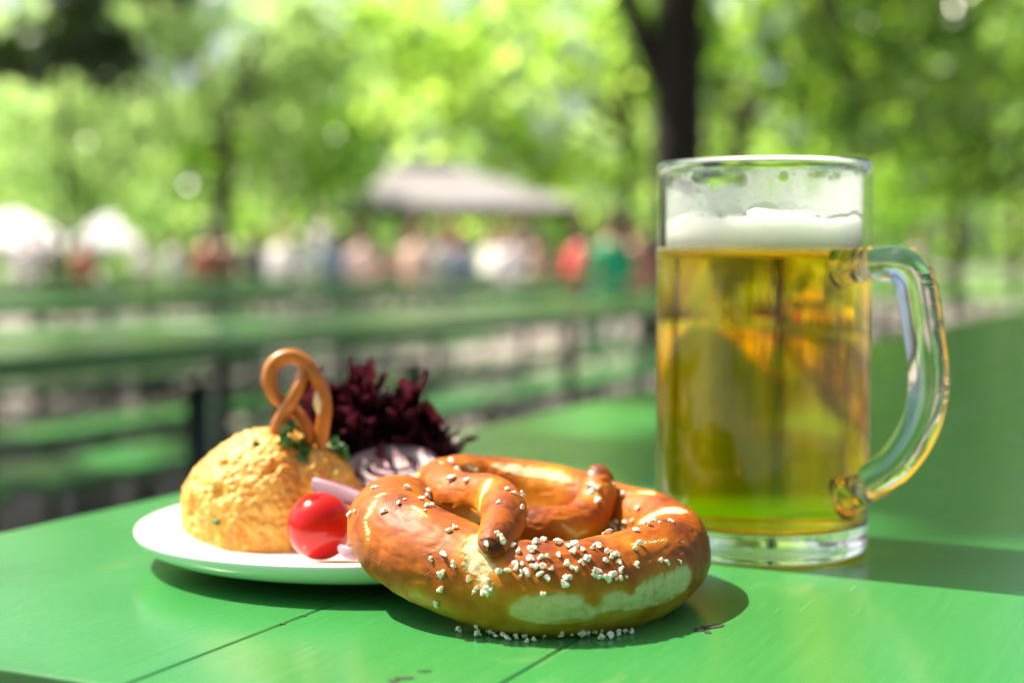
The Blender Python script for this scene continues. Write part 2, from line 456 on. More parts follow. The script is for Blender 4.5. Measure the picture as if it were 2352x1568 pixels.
def beer_table(name, p, t, length, width, boards, mat, label, group, thick=0.017):
    """p: how far left of the front table's left edge the table's right edge lies, t: distance along the row"""
    o = CORNER + ND * p + WD * t
    root = empty(name, (o.x, o.y, 0), ROT); tag(root, label, 'table', group)
    mb = MB(); x = 0.0
    for bw in boards:
        slab(mb, -x - bw, -x - 0.0004, 0, length, T - thick, T, 0.0012 if len(boards) > 1 else 0.02, 0.0011 if len(boards) > 1 else 0.005, 2 if len(boards) > 1 else 6)
        x += bw
    mb.obj('tabletop', mat, root, smooth=False)
    fr = MB()
    for xx in (-width + 0.13, -0.13): fr.box((xx - 0.015, 0.12, T - 0.038), (xx + 0.015, length - 0.12, T - thick - 0.001), 0.003)
    for yy in (0.3, length - 0.3): fr.box((-width + 0.15, yy - 0.02, T - 0.037), (-0.15, yy + 0.02, T - thick - 0.001), 0.003)
    fr.obj('table_frame', mat, root, smooth=False)
    for yy in (0.3, length - 0.3):
        for xx in (-width + 0.08, -0.08):
            MB().tube([(xx, yy, T - 0.07), (xx, yy, 0.0)], 0.019, 10, 2).obj('leg', M['iron'], root)
        MB().tube([(-width + 0.08, yy, 0.25), (-0.08, yy, 0.25)], 0.013, 8, 2).obj('stretcher', M['iron'], root)
    return root

def bench(p, t, length, label, group, mat=None):
    o = CORNER + ND * p + WD * t
    root = empty('bench', (o.x, o.y, 0), ROT); tag(root, label, 'bench', group)
    mb = MB(); slab(mb, -0.25, 0.0, 0, length, 0.422, 0.45, 0.015, 0.005, 4); mb.obj('seat', mat or M['table_far'], root, smooth=False)
    for yy in (0.3, length - 0.3):
        for xx in (-0.21, -0.04):
            MB().tube([(xx, yy, 0.42), (xx, yy, 0.0)], 0.015, 8, 2).obj('leg', M['iron'], root)
        MB().tube([(-0.21, yy, 0.18), (-0.04, yy, 0.18)], 0.010, 8, 2).obj('stretcher', M['iron'], root)
    return root

# front table: its right edge lies 0.66 m to the right of its left edge
front = beer_table('beer_table', -0.66, 0.0, 5.2, 0.66, (0.19, 0.19, 0.0885, 0.1915), M['table'], 'glossy green painted beer table in front carrying the plate, pretzel and beer mug', None, 0.028)
def chip(pts, seed):
    """bare dark wood where the paint has flaked off the front table"""
    rnd = random.Random(seed)
    for (px, py, rx, ry) in pts:
        mb = MB(); c = at(px, py, 0.5); d = ray(px, py); c = CAM0 + d * ((T - CAMZ) / d.z)
        K = 40; ring = []
        for k in range(K):
            a = 2 * math.pi * k / K
            f = 1 + 0.55 * noise.noise(Vector((math.cos(a) * 2, math.sin(a) * 2, seed + px))) + 0.35 * noise.noise(Vector((math.cos(a) * 6, math.sin(a) * 6, seed + px)))
            ring.append(Vector((c.x + math.cos(a) * rx * f, c.y + math.sin(a) * ry * f, T + 0.00025)))
        mb.add([(c.x, c.y, T + 0.0003)] + ring + [r - Vector((0, 0, 0.0006)) for r in ring], [(0, 1 + k, 1 + (k + 1) % K) for k in range(K)] + [(1 + k, 1 + K + k, 1 + K + (k + 1) % K, 1 + (k + 1) % K) for k in range(K)])
        Mi = (Matrix.Translation(front.location) @ Matrix.Rotation(ROT, 4, 'Z')).inverted()
        mb.V = [tuple(Mi @ Vector(v)) for v in mb.V]
        mb.obj('bare_patch', M['bare'], front, smooth=False)
CAM0 = Vector((0, 0, CAMZ))
M['bare'] = simple('weathered_wood', (0.035, 0.028, 0.018), 0.85, 0.5, 900)
chip([(1606, 1446, 0.0016, 0.0020), (1630, 1440, 0.0022, 0.0016), (1650, 1437, 0.0015, 0.0020), (1625, 1452, 0.0010, 0.0014)], 1)
chip([(930, 1557, 0.0022, 0.0010), (905, 1563, 0.0014, 0.0012), (975, 1541, 0.0016, 0.0006)], 2)
chip([(862, 1364, 0.0004, 0.0012), (700, 1413, 0.0005, 0.0014), (650, 1432, 0.0008, 0.0012)], 3)
GT = 'green beer tables in rows behind'; GB = 'green benches in rows behind'
ROWS = [(0.82, [(-0.6, 2.35), (1.8, 2.35), (4.2, 2.4)]), (2.40, [(-0.2, 2.4), (2.3, 2.4), (4.8, 2.4)]), (4.05, [(0.4, 2.4), (2.9, 2.4), (5.5, 2.4)]), (5.65, [(1.5, 2.4), (4.2, 2.4), (7.0, 2.4)])]
rown = ['first', 'second', 'third', 'fourth']
posn = ['left end', 'middle', 'right end']
for i, (p, tl) in enumerate(ROWS):
    for k, (t0, L) in enumerate(tl):
        beer_table('beer_table', p, t0, L, 0.60, (0.15, 0.15, 0.15, 0.15), M['table_far'],
                   f'empty green beer table, {posn[k]} of the {rown[i]} row behind the front table', GT)
        if i > 0 or k > 0:
            bench(p - 0.33, t0 + 0.03, L - 0.06, f'green bench on the near side of the {posn[k]} table in the {rown[i]} row behind', GB)
        bench(p + 0.70, t0 + 0.03, L - 0.06, f'green bench on the far side of the {posn[k]} table in the {rown[i]} row behind', GB)

# ------------------------------------------------------------------ ground
def sheet(name, x0, x1, y0, y1, z, mat, kind='structure'):
    o = mesh(name, [(x0, y0, z), (x1, y0, z), (x1, y1, z), (x0, y1, z)], [(0, 1, 2, 3)], mat, smooth=False)
    tag(o, kind=kind); return o
sheet('ground', -300, 300, -60, 500, 0.0, M['gravel'])
sheet('lawn', -120, 120, 33, 130, 0.004, M['lawn'])

# ------------------------------------------------------------------ plate and food
PC = Vector((-0.054, 0.553, T))
PR = 0.0865
prof = [(0.0, 0.0030), (0.030, 0.0030), (0.040, 0.0), (0.044, 0.0), (0.0455, 0.0012), (0.060, 0.0024), (0.074, 0.0046), (0.0815, 0.0066), (0.0848, 0.0088), (PR - 0.0004, 0.0110), (PR, 0.0124), (PR - 0.0004, 0.0135), (PR - 0.002, 0.0139), (PR - 0.005, 0.0132), (0.070, 0.0096), (0.062, 0.0078), (0.055, 0.0062), (0.045, 0.0056), (0.02, 0.0054), (0.0, 0.0054)]
V, Fc = lathe(prof, 128)
plate = mesh('plate', V, Fc, M['china'], loc=PC)
tag(plate, 'white china plate holding the orange cheese spread and salad', 'plate')

def plate_z(x, y):
    d = math.hypot(x - PC.x, y - PC.y)
    pts = [(0, 0.0054), (0.045, 0.0056), (0.055, 0.0062), (0.062, 0.0078), (0.070, 0.0096), (0.0815, 0.0132), (0.0845, 0.0139)]
    for (a, za), (b, zb) in zip(pts, pts[1:]):
        if d <= b: return T + za + (zb - za) * (d - a) / (b - a)
    return T + 0.0139

# the mound of cheese spread
DC = at(634, 1210, 0.562); DC = Vector((DC.x, 0.562, T + 0.0058))
def fb(p, s, o=4): return noise.fractal(Vector(p) * s, 1.0, 2.0, o)
bm = bmesh.new(); bmesh.ops.create_icosphere(bm, subdivisions=7, radius=1.0)
V = []
for v in bm.verts:
    n = v.co.normalized()
    a = math.atan2(n.y, n.x)
    h = max(n.z, -0.25)
    rx, ry, rz = 0.0365, 0.034, 0.0402
    # a second scoop leaning on the right
    k = max(0.0, n.x) ** 2
    prof_r = (abs(1 - max(0, n.z) ** 2.5)) ** 0.5 if n.z > 0 else 1.0
    hz = math.hypot(n.x, n.y); wf = 1.0
    if n.z > 0: wf = (max(0.0, 1 - n.z ** 2.5) ** (1 / 2.5)) / max(hz, 1e-4) if hz > 0.02 else 1.0
    q = Vector((n.x * rx * wf, n.y * ry * wf, n.z * rz if n.z > 0 else n.z * 0.004))
    q *= 1.0 + 0.05 * noise.noise(n * 1.7 + Vector((3, 1, 0)))
    # groove between the two scoops
    g = math.exp(-((q.x - 0.0115 - (0.030 - q.z) * 0.10) / 0.0032) ** 2)
    q -= n * (0.0020 * g)
    if q.x > 0.0115: q.z -= 0.0015 + (q.x - 0.0115) * 0.12
    d = 0.0009 * fb(q, 60, 2) + 0.0011 * (0.45 - noise.voronoi(q * 230 + Vector((0.4 * noise.noise(q * 300), 0, 0)))[0][0]) + 0.0013 * (0.45 - noise.voronoi(q * 480)[0][0]) - 0.0022 * sstep(0.30, 0.62, noise.noise(q * 130 + Vector((5, 5, 5)))) + 0.0005 * fb(q, 420, 2)
    if n.z > -0.1: q += n * d
    V.append(q)
Fc = [[v.index for v in f.verts] for f in bm.faces]; bm.free()
cheese = mesh('cheese_spread', V, Fc, M['cheese'], loc=DC)
tag(cheese, 'orange mound of lumpy paprika cheese spread on the white plate', 'cheese spread')
cheese_bvh = BVHTree.FromPolygons([Vector(v) + DC for v in V], Fc)
CAM = Vector((0, 0, CAMZ))
def hit(bvh, x, y):
    r = bvh.ray_cast(CAM, ray(x, y))
    return r if r[0] is not None else bvh.find_nearest(at(x, y, 0.56))

# chive snips on the mound
snips = []
for i, (x, y, lab) in enumerate(((585, 1021, 'dark green chive snip near the top of the cheese mound'), (500, 1199, 'dark green chive snip low on the front of the cheese mound'))):
    h, nn, _, _ = hit(cheese_bvh, x, y)
    tdir = nn.cross(Vector((0.3, 0.2, 1))).normalized()
    o = MB().tube([h - tdir * 0.0013 + nn * 0.0006, h + tdir * 0.0013 + nn * 0.0008], 0.0011, 10, 2).obj('chive_snip', M['parsley'])
    tag(o, lab, 'chive', 'chive snips on the cheese')

def parsley(name, pts, n, spread, leafs, label, seed):
    rnd = random.Random(seed); mb = MB()
    for i in range(n):
        b = pts[i % len(pts)] + Vector((rnd.gauss(0, spread), rnd.gauss(0, spread), rnd.gauss(0, spread * 0.8)))
        u = Vector((rnd.gauss(0, 1), rnd.gauss(0, 1), rnd.gauss(0, 1))).normalized()
        v = u.cross(Vector((rnd.gauss(0, 1), rnd.gauss(0, 1), rnd.gauss(0, 1)))).normalized(); nn = u.cross(v)
        s = leafs * rnd.uniform(0.6, 1.2)
        ring = []
        K = 9
        for k in range(K):
            a = 2 * math.pi * k / K; rr = s * (0.65 + 0.45 * (k % 2))
            ring.append(b + u * (rr * math.cos(a)) + v * (rr * math.sin(a)) + nn * (s * 0.35 * math.sin(2.5 * a + i)))
        mb.add([b + nn * s * 0.3] + ring, [(0, 1 + k, 1 + (k + 1) % K) for k in range(K)])
    for a, b in zip(pts, pts[1:]):
        mb.tube([a, b], 0.0005, 6, 2)
    o = mb.obj(name, M['parsley'], smooth=False); tag(o, label, 'parsley', 'parsley on the cheese'); return o
pp = [hit(cheese_bvh, *q)[0] + Vector((0, -0.001, 0.001)) for q in ((665, 1012), (652, 1020), (690, 1030), (705, 1022), (690, 1052))]
pp[0] += Vector((0, 0, 0.004))
parsley('parsley_sprig', pp, 60, 0.0019, 0.0020, 'curly green parsley sprig below the small baked snack pretzel', 3)
pp = [hit(cheese_bvh, *q)[0] + Vector((0, 0.001, 0.0015)) for q in ((772, 1018), (790, 1030), (806, 1042))]
parsley('parsley_sprig', pp, 30, 0.0015, 0.0018, 'darker parsley sprig behind the right shoulder of the cheese mound', 5)

# small snack pretzel stuck into the top
def zq(x, y): return 287 + x * 0.3844, 775 + y * 0.3844
def zp(x, y, Y): return at(*zq(x, y), Y)
YS = 0.556
mb = MB()
s1 = [zp(x, y, YS + d) for x, y, d in ((1106, 640, 0), (1095, 560, 0), (1060, 490, 0.001), (1010, 435, 0.002), (950, 395, 0.001), (893, 345, 0), (862, 250, 0), (893, 155, 0.001), (985, 112, 0.002), (1075, 150, 0.002), (1140, 235, 0.001), (1182, 330, 0), (1194, 430, 0), (1182, 530, 0), (1164, 640, 0))]
mb.tube(s1, [q_ * 0.80 for q_ in [0.0026, 0.0029, 0.0030, 0.0031, 0.0031, 0.0034, 0.0037, 0.0037, 0.0037, 0.0036, 0.0036, 0.0035, 0.0035, 0.0035, 0.0034]], 16, 120)
s2 = [zp(x, y, YS + d) for x, y, d in ((895, 660, -0.001), (908, 560, -0.002), (940, 470, -0.003), (990, 385, -0.004), (1035, 300, -0.003), (1062, 225, 0), (1080, 160, 0.003))]
mb.tube(s2, [q_ * 0.80 for q_ in [0.0033, 0.0036, 0.0034, 0.0032, 0.0031, 0.0029, 0.0022]], 16, 60)
sp = mb.obj('snack_pretzel', M['snack'])
tag(sp, 'small golden snack pretzel standing upright in the cheese mound', 'snack pretzel')
b0 = zp(1150, 390, YS - 0.0030)
MB().tube([b0 + Vector((-0.0002, -0.0003, 0.0040)), b0 + Vector((0, -0.0004, 0)), b0 + Vector((0.0003, -0.0002, -0.0042))], [0.0006, 0.0016, 0.0006], 10, 9).obj('broken_spot', M['snack_inside'], sp)

# cherry tomato
tc = at(735, 1208, 0.507)
V, Fc = [], []
prof = []
for k in range(33):
    a = -math.pi / 2 + math.pi * k / 32
    prof.append((max(1e-5, 0.01175 * math.cos(a)), 0.0114 * math.sin(a) - (0.0012 * math.exp(-((a - math.pi / 2) / 0.3) ** 2))))
V, Fc = lathe(prof, 64)
tom = mesh('cherry_tomato', V, Fc, M['tomato'], loc=tc); tom.rotation_euler = (R(20), R(75), R(35))
tag(tom, 'shiny red cherry tomato on the front of the white plate', 'tomato')

# red onion
def onion_strip(name, pts, wdir, wid, th, label):
    P = catmull([list(p) for p in pts], 40); V = []; sk = []
    n = len(P)
    for i, p in enumerate(P):
        p = Vector(p); wv = Vector(wdir[0]).lerp(Vector(wdir[1]), i / (n - 1)).normalized()
        t = (Vector(P[min(i + 1, n - 1)]) - Vector(P[max(i - 1, 0)])).normalized(); nn = t.cross(wv).normalized()
        e = wid * (0.35 + 0.65 * math.sin(math.pi * min(max((i + 2) / (n + 3), 0), 1)) ** 0.6)
        for k in range(6):
            u = k / 5 - 0.5
            V.append(p + wv * (u * e) + nn * (th * 0.5 + 0.0006 * math.cos(u * 3.1))); sk.append(sstep(0.32, 0.5, u) * 0.3 + 0.7)
        for k in range(6):
            u = 0.5 - k / 5
            V.append(p + wv * (u * e) + nn * (-th * 0.5 + 0.0006 * math.cos(u * 3.1))); sk.append(sstep(0.32, 0.5, u) * 0.5)
    Fc = []
    for i in range(n - 1):
        for j in range(12):
            k = (j + 1) % 12; Fc.append((i * 12 + j, i * 12 + k, (i + 1) * 12 + k, (i + 1) * 12 + j))
    Fc.append(tuple(range(11, -1, -1))); Fc.append(tuple((n - 1) * 12 + j for j in range(12)))
    o = mesh(name, V, Fc, M['onion']); set_attr(o, 'skin', sk)
    return tag(o, label, 'red onion', 'red onion pieces on the plate')

def onion_ring(name, c, ax, r0, squash, wid, th, label, a0=0, a1=360):
    ax = Vector(ax).normalized(); u = ax.cross(Vector((0, 0, 1))).normalized(); v = ax.cross(u)
    n = 72; V = []; sk = []; full = (a1 - a0) >= 360
    for i in range(n):
        a = R(a0 + (a1 - a0) * i / (n if full else n - 1))
        rr = r0 * (1 + 0.05 * math.sin(2 * a + 1))
        d = u * math.cos(a) + v * math.sin(a) * squash
        for dr, dz, s_ in ((0, -1, 1.0), (0, 1, 1.0), (-0.3, 1.05, 0.75), (-1, 1, 0.0), (-1, -1, 0.0), (-0.3, -1.05, 0.25)):
            V.append(c + d * (rr + dr * th) + ax * (dz * wid * 0.5)); sk.append(s_)
    Fc = []
    for i in range(n if full else n - 1):
        q = (i + 1) % n
        for j in range(6):
            k = (j + 1) % 6; Fc.append((i * 6 + j, i * 6 + k, q * 6 + k, q * 6 + j))
    if not full: Fc.append(tuple(range(5, -1, -1))); Fc.append(tuple((n - 1) * 6 + j for j in range(6)))
    o = mesh(name, V, Fc, M['onion']); set_attr(o, 'skin', sk)
    return tag(o, label, 'red onion', 'red onion pieces on the plate')
rc = zp(1590, 785, 0.578)
onion_ring('onion_ring', rc, (-0.10, -0.50, 0.86), 0.0182, 0.80, 0.0030, 0.0036, 'large purple edged red onion ring behind the salted pretzel')
onion_ring('onion_ring', rc + Vector((0.0015, -0.001, 0.0004)), (-0.08, -0.52, 0.85), 0.0142, 0.80, 0.0030, 0.0034, 'middle onion ring nested inside the large onion ring')
onion_ring('onion_ring', rc + Vector((0.003, -0.001, 0.0010)), (-0.02, -0.50, 0.86), 0.0102, 0.78, 0.0030, 0.0030, 'small innermost onion ring of the nested onion rings')
onion_ring('onion_ring', rc + Vector((0.004, -0.001, 0.0014)), (-0.02, -0.48, 0.87), 0.0066, 0.76, 0.0030, 0.0064, 'tiny onion core in the middle of the nested onion rings')
onion_strip('onion_strip', [zp(1125, 870, 0.527), zp(1200, 905, 0.524), zp(1330, 945, 0.520), zp(1480, 985, 0.515)], [(0.2, 0.2, 1.0), (0.0, 0.5, 0.9)], 0.0068, 0.0014, 'pale purple onion strip lying between the cherry tomato and cheese mound')
onion_strip('onion_strip', [zp(1290, 1255, 0.488), zp(1325, 1280, 0.485), zp(1375, 1292, 0.484), zp(1420, 1290, 0.486)], [(0.3, 0.1, 1.0), (0.0, 0.3, 0.9)], 0.0042, 0.0014, 'white onion sliver on the plate rim in front of the tomato')

# lollo rosso lettuce
def lettuce(name, base, leaves, seed, label):
    rnd = random.Random(seed); V = []; Fc = []; ed = []
    for (dx, dy, dz, length, width, fr) in leaves:
        d = Vector((dx, dy, dz)).normalized()
        s = d.cross(Vector((rnd.uniform(-.3, .3), -1, 0.25))).normalized(); nn = s.cross(d).normalized()
        NU, NVV = 130, 30; b = len(V); ph = rnd.uniform(0, 9)
        for j in range(NVV + 1):
            r = j / NVV
            for i in range(NU + 1):
                a = (i / NU - 0.5) * 2.1
                rr = length * r * (1 - 0.16 * abs(a) + 0.05 * math.sin(a * 3 + ph))
                p = d * (rr * math.cos(a)) + s * (rr * math.sin(a) * width)
                rf = r ** 2.5
                wv = (math.sin(a * 11 + ph) * 0.30 + math.sin(a * 27 + ph * 2) * 0.22 * r ** 3 + math.sin(a * 58 + ph * 3) * 0.12 * r ** 6) * rf * fr
                p += nn * (wv * length) + nn * (0.25 * length * r * r)
                p += d * (length * rf * 0.045 * math.sin(a * 37 + ph * 1.7)) + s * (length * rf * 0.05 * math.sin(a * 53 + ph)) + nn * (length * r ** 5 * 0.10 * math.sin(a * 71 + r * 9 + ph))
                p += Vector((noise.noise(p * 220), noise.noise(p * 220 + Vector((9, 0, 0))), noise.noise(p * 220 + Vector((0, 7, 0))))) * (0.003 * rf)
                V.append(base + p); ed.append(r ** 0.8)
        for j in range(NVV):
            for i in range(NU):
                q = b + j * (NU + 1) + i; Fc.append((q, q + 1, q + NU + 2, q + NU + 1))
    o = mesh(name, V, Fc, M['lettuce']); set_attr(o, 'edge', ed)
    tag(o, label, 'lettuce'); return o
LB = Vector((-0.062, 0.612, T + 0.010))
lv = []
rl = random.Random(8)
for dx, dz, L in ((-0.55, 1.0, 0.058), (-0.30, 1.0, 0.064), (-0.12, 1.0, 0.060), (-0.02, 0.9, 0.050), (0.12, 0.85, 0.045), (0.35, 0.8, 0.046), (0.55, 0.85, 0.050), (0.80, 0.75, 0.048), (1.0, 0.45, 0.046), (1.0, 0.15, 0.038), (0.7, 0.35, 0.034), (-0.1, 0.5, 0.034), (0.3, 0.4, 0.032), (-0.9, 0.6, 0.042), (-1.0, 0.35, 0.048), (1.0, 0.3, 0.046), (0.9, 0.6, 0.050), (0.2, 0.65, 0.045), (0.6, 0.2, 0.038), (-0.25, 0.8, 0.058), (0.45, 0.6, 0.046), (-0.4, 0.85, 0.06), (0.95, 0.05, 0.042)):
    lv.append((dx + rl.uniform(-.1, .1), rl.uniform(0.0, 0.45) + (0.45 if dz < 0.52 and dx > -0.3 else 0), dz, L * rl.uniform(0.78, 0.94), rl.uniform(0.6, 0.85), rl.uniform(1.0, 1.4)))
lettuce('lettuce_leaf', LB, lv, 11, 'frilly dark red lettuce bunch standing at the back of the plate')

# ------------------------------------------------------------------ the pretzel
def cq(x, y): return 775.2 + x * 0.3906, 1004.9 + y * 0.3906
PATH = [  # c-x, c-y, depth, radius
    (888, 700, 0.4290, 0.0016), (900, 665, 0.4300, 0.0046), (930, 600, 0.4355, 0.0058), (972, 505, 0.4520, 0.0069), (972, 415, 0.4700, 0.0076),
    (905, 365, 0.4850, 0.0080), (800, 358, 0.4940, 0.0086), (690, 350, 0.5020, 0.0090), (618, 318, 0.5130, 0.0090), (600, 282, 0.5270, 0.0092),
    (690, 262, 0.5400, 0.0100), (860, 272, 0.5470, 0.0105), (1050, 293, 0.5480, 0.0108), (1250, 325, 0.5450, 0.0108), (1450, 375, 0.5380, 0.0106),
    (1640, 435, 0.5290, 0.0106), (1830, 500, 0.5160, 0.0113), (1950, 590, 0.4980, 0.0122), (1958, 690, 0.4800, 0.0132), (1830, 780, 0.4620, 0.0146),
    (1600, 855, 0.4470, 0.0148), (1320, 893, 0.4370, 0.01435), (1030, 872, 0.4370, 0.0144), (760, 790, 0.4430, 0.0147), (520, 685, 0.4530, 0.0150),
    (350, 572, 0.4680, 0.0149), (318, 470, 0.4880, 0.0136), (400, 430, 0.5040, 0.0120), (560, 445, 0.5110, 0.0104), (760, 490, 0.5090, 0.0092),
    (960, 525, 0.5030, 0.0086), (1130, 540, 0.4995, 0.0080), (1270, 535, 0.5005, 0.0074), (1400, 510, 0.5070, 0.0073), (1490, 435, 0.5140, 0.0072),
    (1530, 340, 0.5190, 0.0068), (1535, 255, 0.5225, 0.0058), (1530, 195, 0.5240, 0.0040), (1528, 170, 0.5250, 0.0016)]
pts = [at(*cq(x, y), Y) for x, y, Y, r in PATH]; rad = [p[3] for p in PATH]
V, Fc, TB, seg = tube_geo(pts, rad, 224, 760)
# surface lookup for the splits and salt
bvh0 = BVHTree.FromPolygons(V, Fc)
PATCH = [([(1070, 1018, 2.6), (1160, 1010, 4.3), (1270, 1005, 4.8), (1380, 1008, 4.5), (1475, 1035, 2.6)], 1), ([(1470, 1035, 2.0), (1540, 1005, 1.3), (1590, 985, 2.0)], 1),
         ([(1600, 965, 2.6), (1660, 950, 2.9), (1725, 970, 2.2), (1790, 935, 3.7), (1870, 905, 4.6), (1960, 870, 4.7), (2050, 820, 3.6)], 1),
         ([(812, 585, 1.5), (785, 660, 2.2), (790, 735, 2.3), (845, 770, 2.6), (900, 760, 1.8)], 1), ([(840, 830, 1.6), (865, 870, 2.1), (890, 905, 1.0)], 1), ([(800, 640, 2.0), (850, 720, 2.2)], 1),
         ([(915, 160, 0.8), (1010, 172, 1.9), (1100, 190, 2.3), (1200, 205, 2.2), (1290, 228, 2.2), (1360, 250, 0.8)], 1), ([(1780, 495, 1.3), (1850, 465, 3.6), (1935, 430, 4.4), (2010, 420, 2.8)], 1), ([(1780, 318, 0.8), (1850, 330, 1.3), (1960, 345, 1.2)], 1),
         ([(225, 380, .5), (180, 460, .8), (165, 490, .4)], 1), ([(165, 500, .3), (180, 560, .65), (178, 600, .3)], 1), ([(275, 330, .5), (230, 350, .6)], 1), ([(440, 405, .4), (480, 430, .75), (525, 465, .4)], 1),
         ([(895, 250, 1.3), (860, 320, 1.2), (838, 430, .8)], 1), ([(440, 205, 1.8), (470, 225, 1.4)], 1), ([(285, 885, .5), (325, 930, .9), (400, 960, .6)], 1), ([(400, 940, .5), (435, 975, .6)], 1), ([(455, 925, .7), (475, 935, .6)], 1),
         ([(1325, 512, .5), (1365, 545, .9), (1400, 570, 1.0), (1460, 550, .7)], 1), ([(770, 165, 1.3), (790, 175, 1.2)], 1), ([(1730, 625, .25), (1850, 605, .4), (2040, 608, .25)], 1), ([(1490, 300, 1.1), (1505, 320, .9)], 1)]
segs = []
for pl, _ in PATCH:
    hs = [(hit(bvh0, *cq(q[0], q[1]))[0], q[2] * 0.001) for q in pl]; hs = [h for h in hs if h[0] is not None]
    for a, b in zip(hs, hs[1:]): segs.append((np.array(a[0]), np.array(b[0]), a[1], b[1]))
VA = np.array([tuple(v) for v in V])
sd = np.full(len(V), 9.0); sn = np.full(len(V), 9.0)
for a, b, ra, rb in segs:
    ab = b - a; L2 = max(1e-12, ab @ ab)
    t = np.clip((VA - a) @ ab / L2, 0, 1)
    d = np.linalg.norm(VA - a - t[:, None] * ab, axis=1)
    r = ra + (rb - ra) * t
    sd = np.minimum(sd, d / r); sn = np.minimum(sn, d - r)
ctr = [t[0] for t in TB]
NR = len(TB); crust = np.ones(len(V)); bake = np.zeros(len(V)); V2 = []
for i, v in enumerate(V):
    v = Vector(v); ri = min(i // seg, NR - 1)
    n = (v - ctr[ri]).normalized() if i < NR * seg else (v - ctr[0 if i == NR * seg else NR - 1]).normalized()
    q = v * 1.0
    nz = noise.fractal(q * 330, 1.0, 2.0, 4)
    nz2 = noise.noise(q * 1300)
    e = 1.0
    if sd[i] < 3.0 or sn[i] < 0.003:
        e = sstep(0.82, 1.08, sd[i] + 0.30 * nz + 0.24 * noise.noise(q * 150) + 0.12 * noise.noise(q * 700))
    crust[i] = e
    s_ = ri / NR
    near = math.exp(-max(0.0, sn[i]) / 0.0022)
    b = 0.47 + 0.25 * n.z + 0.36 * noise.noise(q * 45) + 0.16 * noise.fractal(q * 140, 1.0, 2.0, 3) - 0.36 * near - 0.20 * sstep(0.1, 0.95, -n.z)
    if s_ < 0.03 or s_ > 0.945: b += 0.36
    bake[i] = min(1, max(0, b))
    wr = noise.noise(Vector((q.x * 160, q.y * 160, q.z * 420)))
    disp = 0.00060 * noise.noise(q * 75) + 0.00024 * noise.fractal(q * 260, 1.0, 2.0, 3) - 0.00022 * sstep(0.25, 0.6, wr)
    disp += (1 - e) * (0.00035 * nz + 0.00020 * nz2 - 0.00025) + 0.00028 * math.exp(-((sd[i] - 1.05) / 0.10) ** 2)
    V2.append(v + n * disp)
pret = empty('salted_pretzel', (0, 0, 0)); pret.location = pts[21] - Vector((0, 0, rad[21]))
off = pret.location.copy()
V2 = [v - off for v in V2]
body = mesh('pretzel_body', V2, Fc, M['crust'], pret); set_attr(body, 'crust', crust); set_attr(body, 'bake', bake)
tag(pret, 'large brown salted soft pretzel leaning on the plate edge in front', 'pretzel')
bvh = BVHTree.FromPolygons([v + off for v in V2], Fc)

def grain_geo(c, n, r, rnd):
    """angular salt crystals: one to three convex chunks grown together"""
    V = []; Fc = []
    rot = n.to_track_quat('Z', 'Y').to_matrix() @ Matrix.Rotation(rnd.uniform(0, 6.28), 3, 'Z')
    k = rnd.choice((1, 1, 2, 2, 3))
    for q in range(k):
        f = 1.0 if k == 1 else (0.88 if q == 0 else rnd.uniform(0.5, 0.72))
        a = rnd.uniform(0, 6.28); sh = Vector((0, 0, 0)) if q == 0 else Vector((math.cos(a) * 0.8, math.sin(a) * 0.8, rnd.uniform(-.2, .3)))
        sx, sy, sz = rnd.uniform(0.8, 1.35), rnd.uniform(0.7, 1.0), rnd.uniform(0.65, 0.95)
        bm = bmesh.new()
        for _ in range(rnd.randint(11, 16)):
            p = Vector((rnd.gauss(0, 1), rnd.gauss(0, 1), rnd.gauss(0, 1))).normalized() * rnd.uniform(0.8, 1.12)
            bm.verts.new((p.x * sx, p.y * sy, p.z * sz))
        bmesh.ops.convex_hull(bm, input=list(bm.verts))
        for v in [v for v in bm.verts if not v.link_faces]: bm.verts.remove(v)
        bmesh.ops.bevel(bm, geom=list(bm.edges), offset=0.07, segments=1, affect='EDGES')
        bm.verts.index_update(); b = len(V)
        V += [c + rot @ ((v.co * f + sh) * r) for v in bm.verts]
        Fc += [[b + v.index for v in fa.verts] for fa in bm.faces]; bm.free()
    return V, Fc
GA = [(525, 765, 1), (790, 500, 1), (705, 675, 1), (765, 625, .5), (1030, 520, .9), (1025, 590, .9), (965, 620, .8), (1015, 700, 1), (1075, 690, .8), (1000, 745, .45), (1325, 945, 1.2), (1275, 985, .9), (1220, 1238, 1), (1070, 1295, .9), (1328, 1375, .9), (1180, 1475, .8), (1360, 280, 1), (1575, 290, .9), (1320, 390, 1), (1480, 415, .9), (1190, 220, .8), (1300, 205, 1), (1940, 510, 1), (2005, 550, 1), (2100, 570, .8), (1850, 660, 1), (2090, 710, .8), (2145, 845, .8), (1830, 1005, .9), (1875, 1085, .9), (1862, 1030, .8), (1715, 1130, .8), (2005, 1145, .8), (2070, 1220, .9), (2195, 1205, 1), (2185, 1300, 1.1), (2020, 1350, 1), (2110, 1355, .8), (1850, 1440, .9), (1935, 1430, 1.1), (2030, 1400, .8), (2090, 1465, 1), (2155, 1435, .9), (2225, 1385, .9), (1505, 1520, .8), (150, 790, .8), (205, 755, .6), (400, 500, .7), (440, 480, .7)]
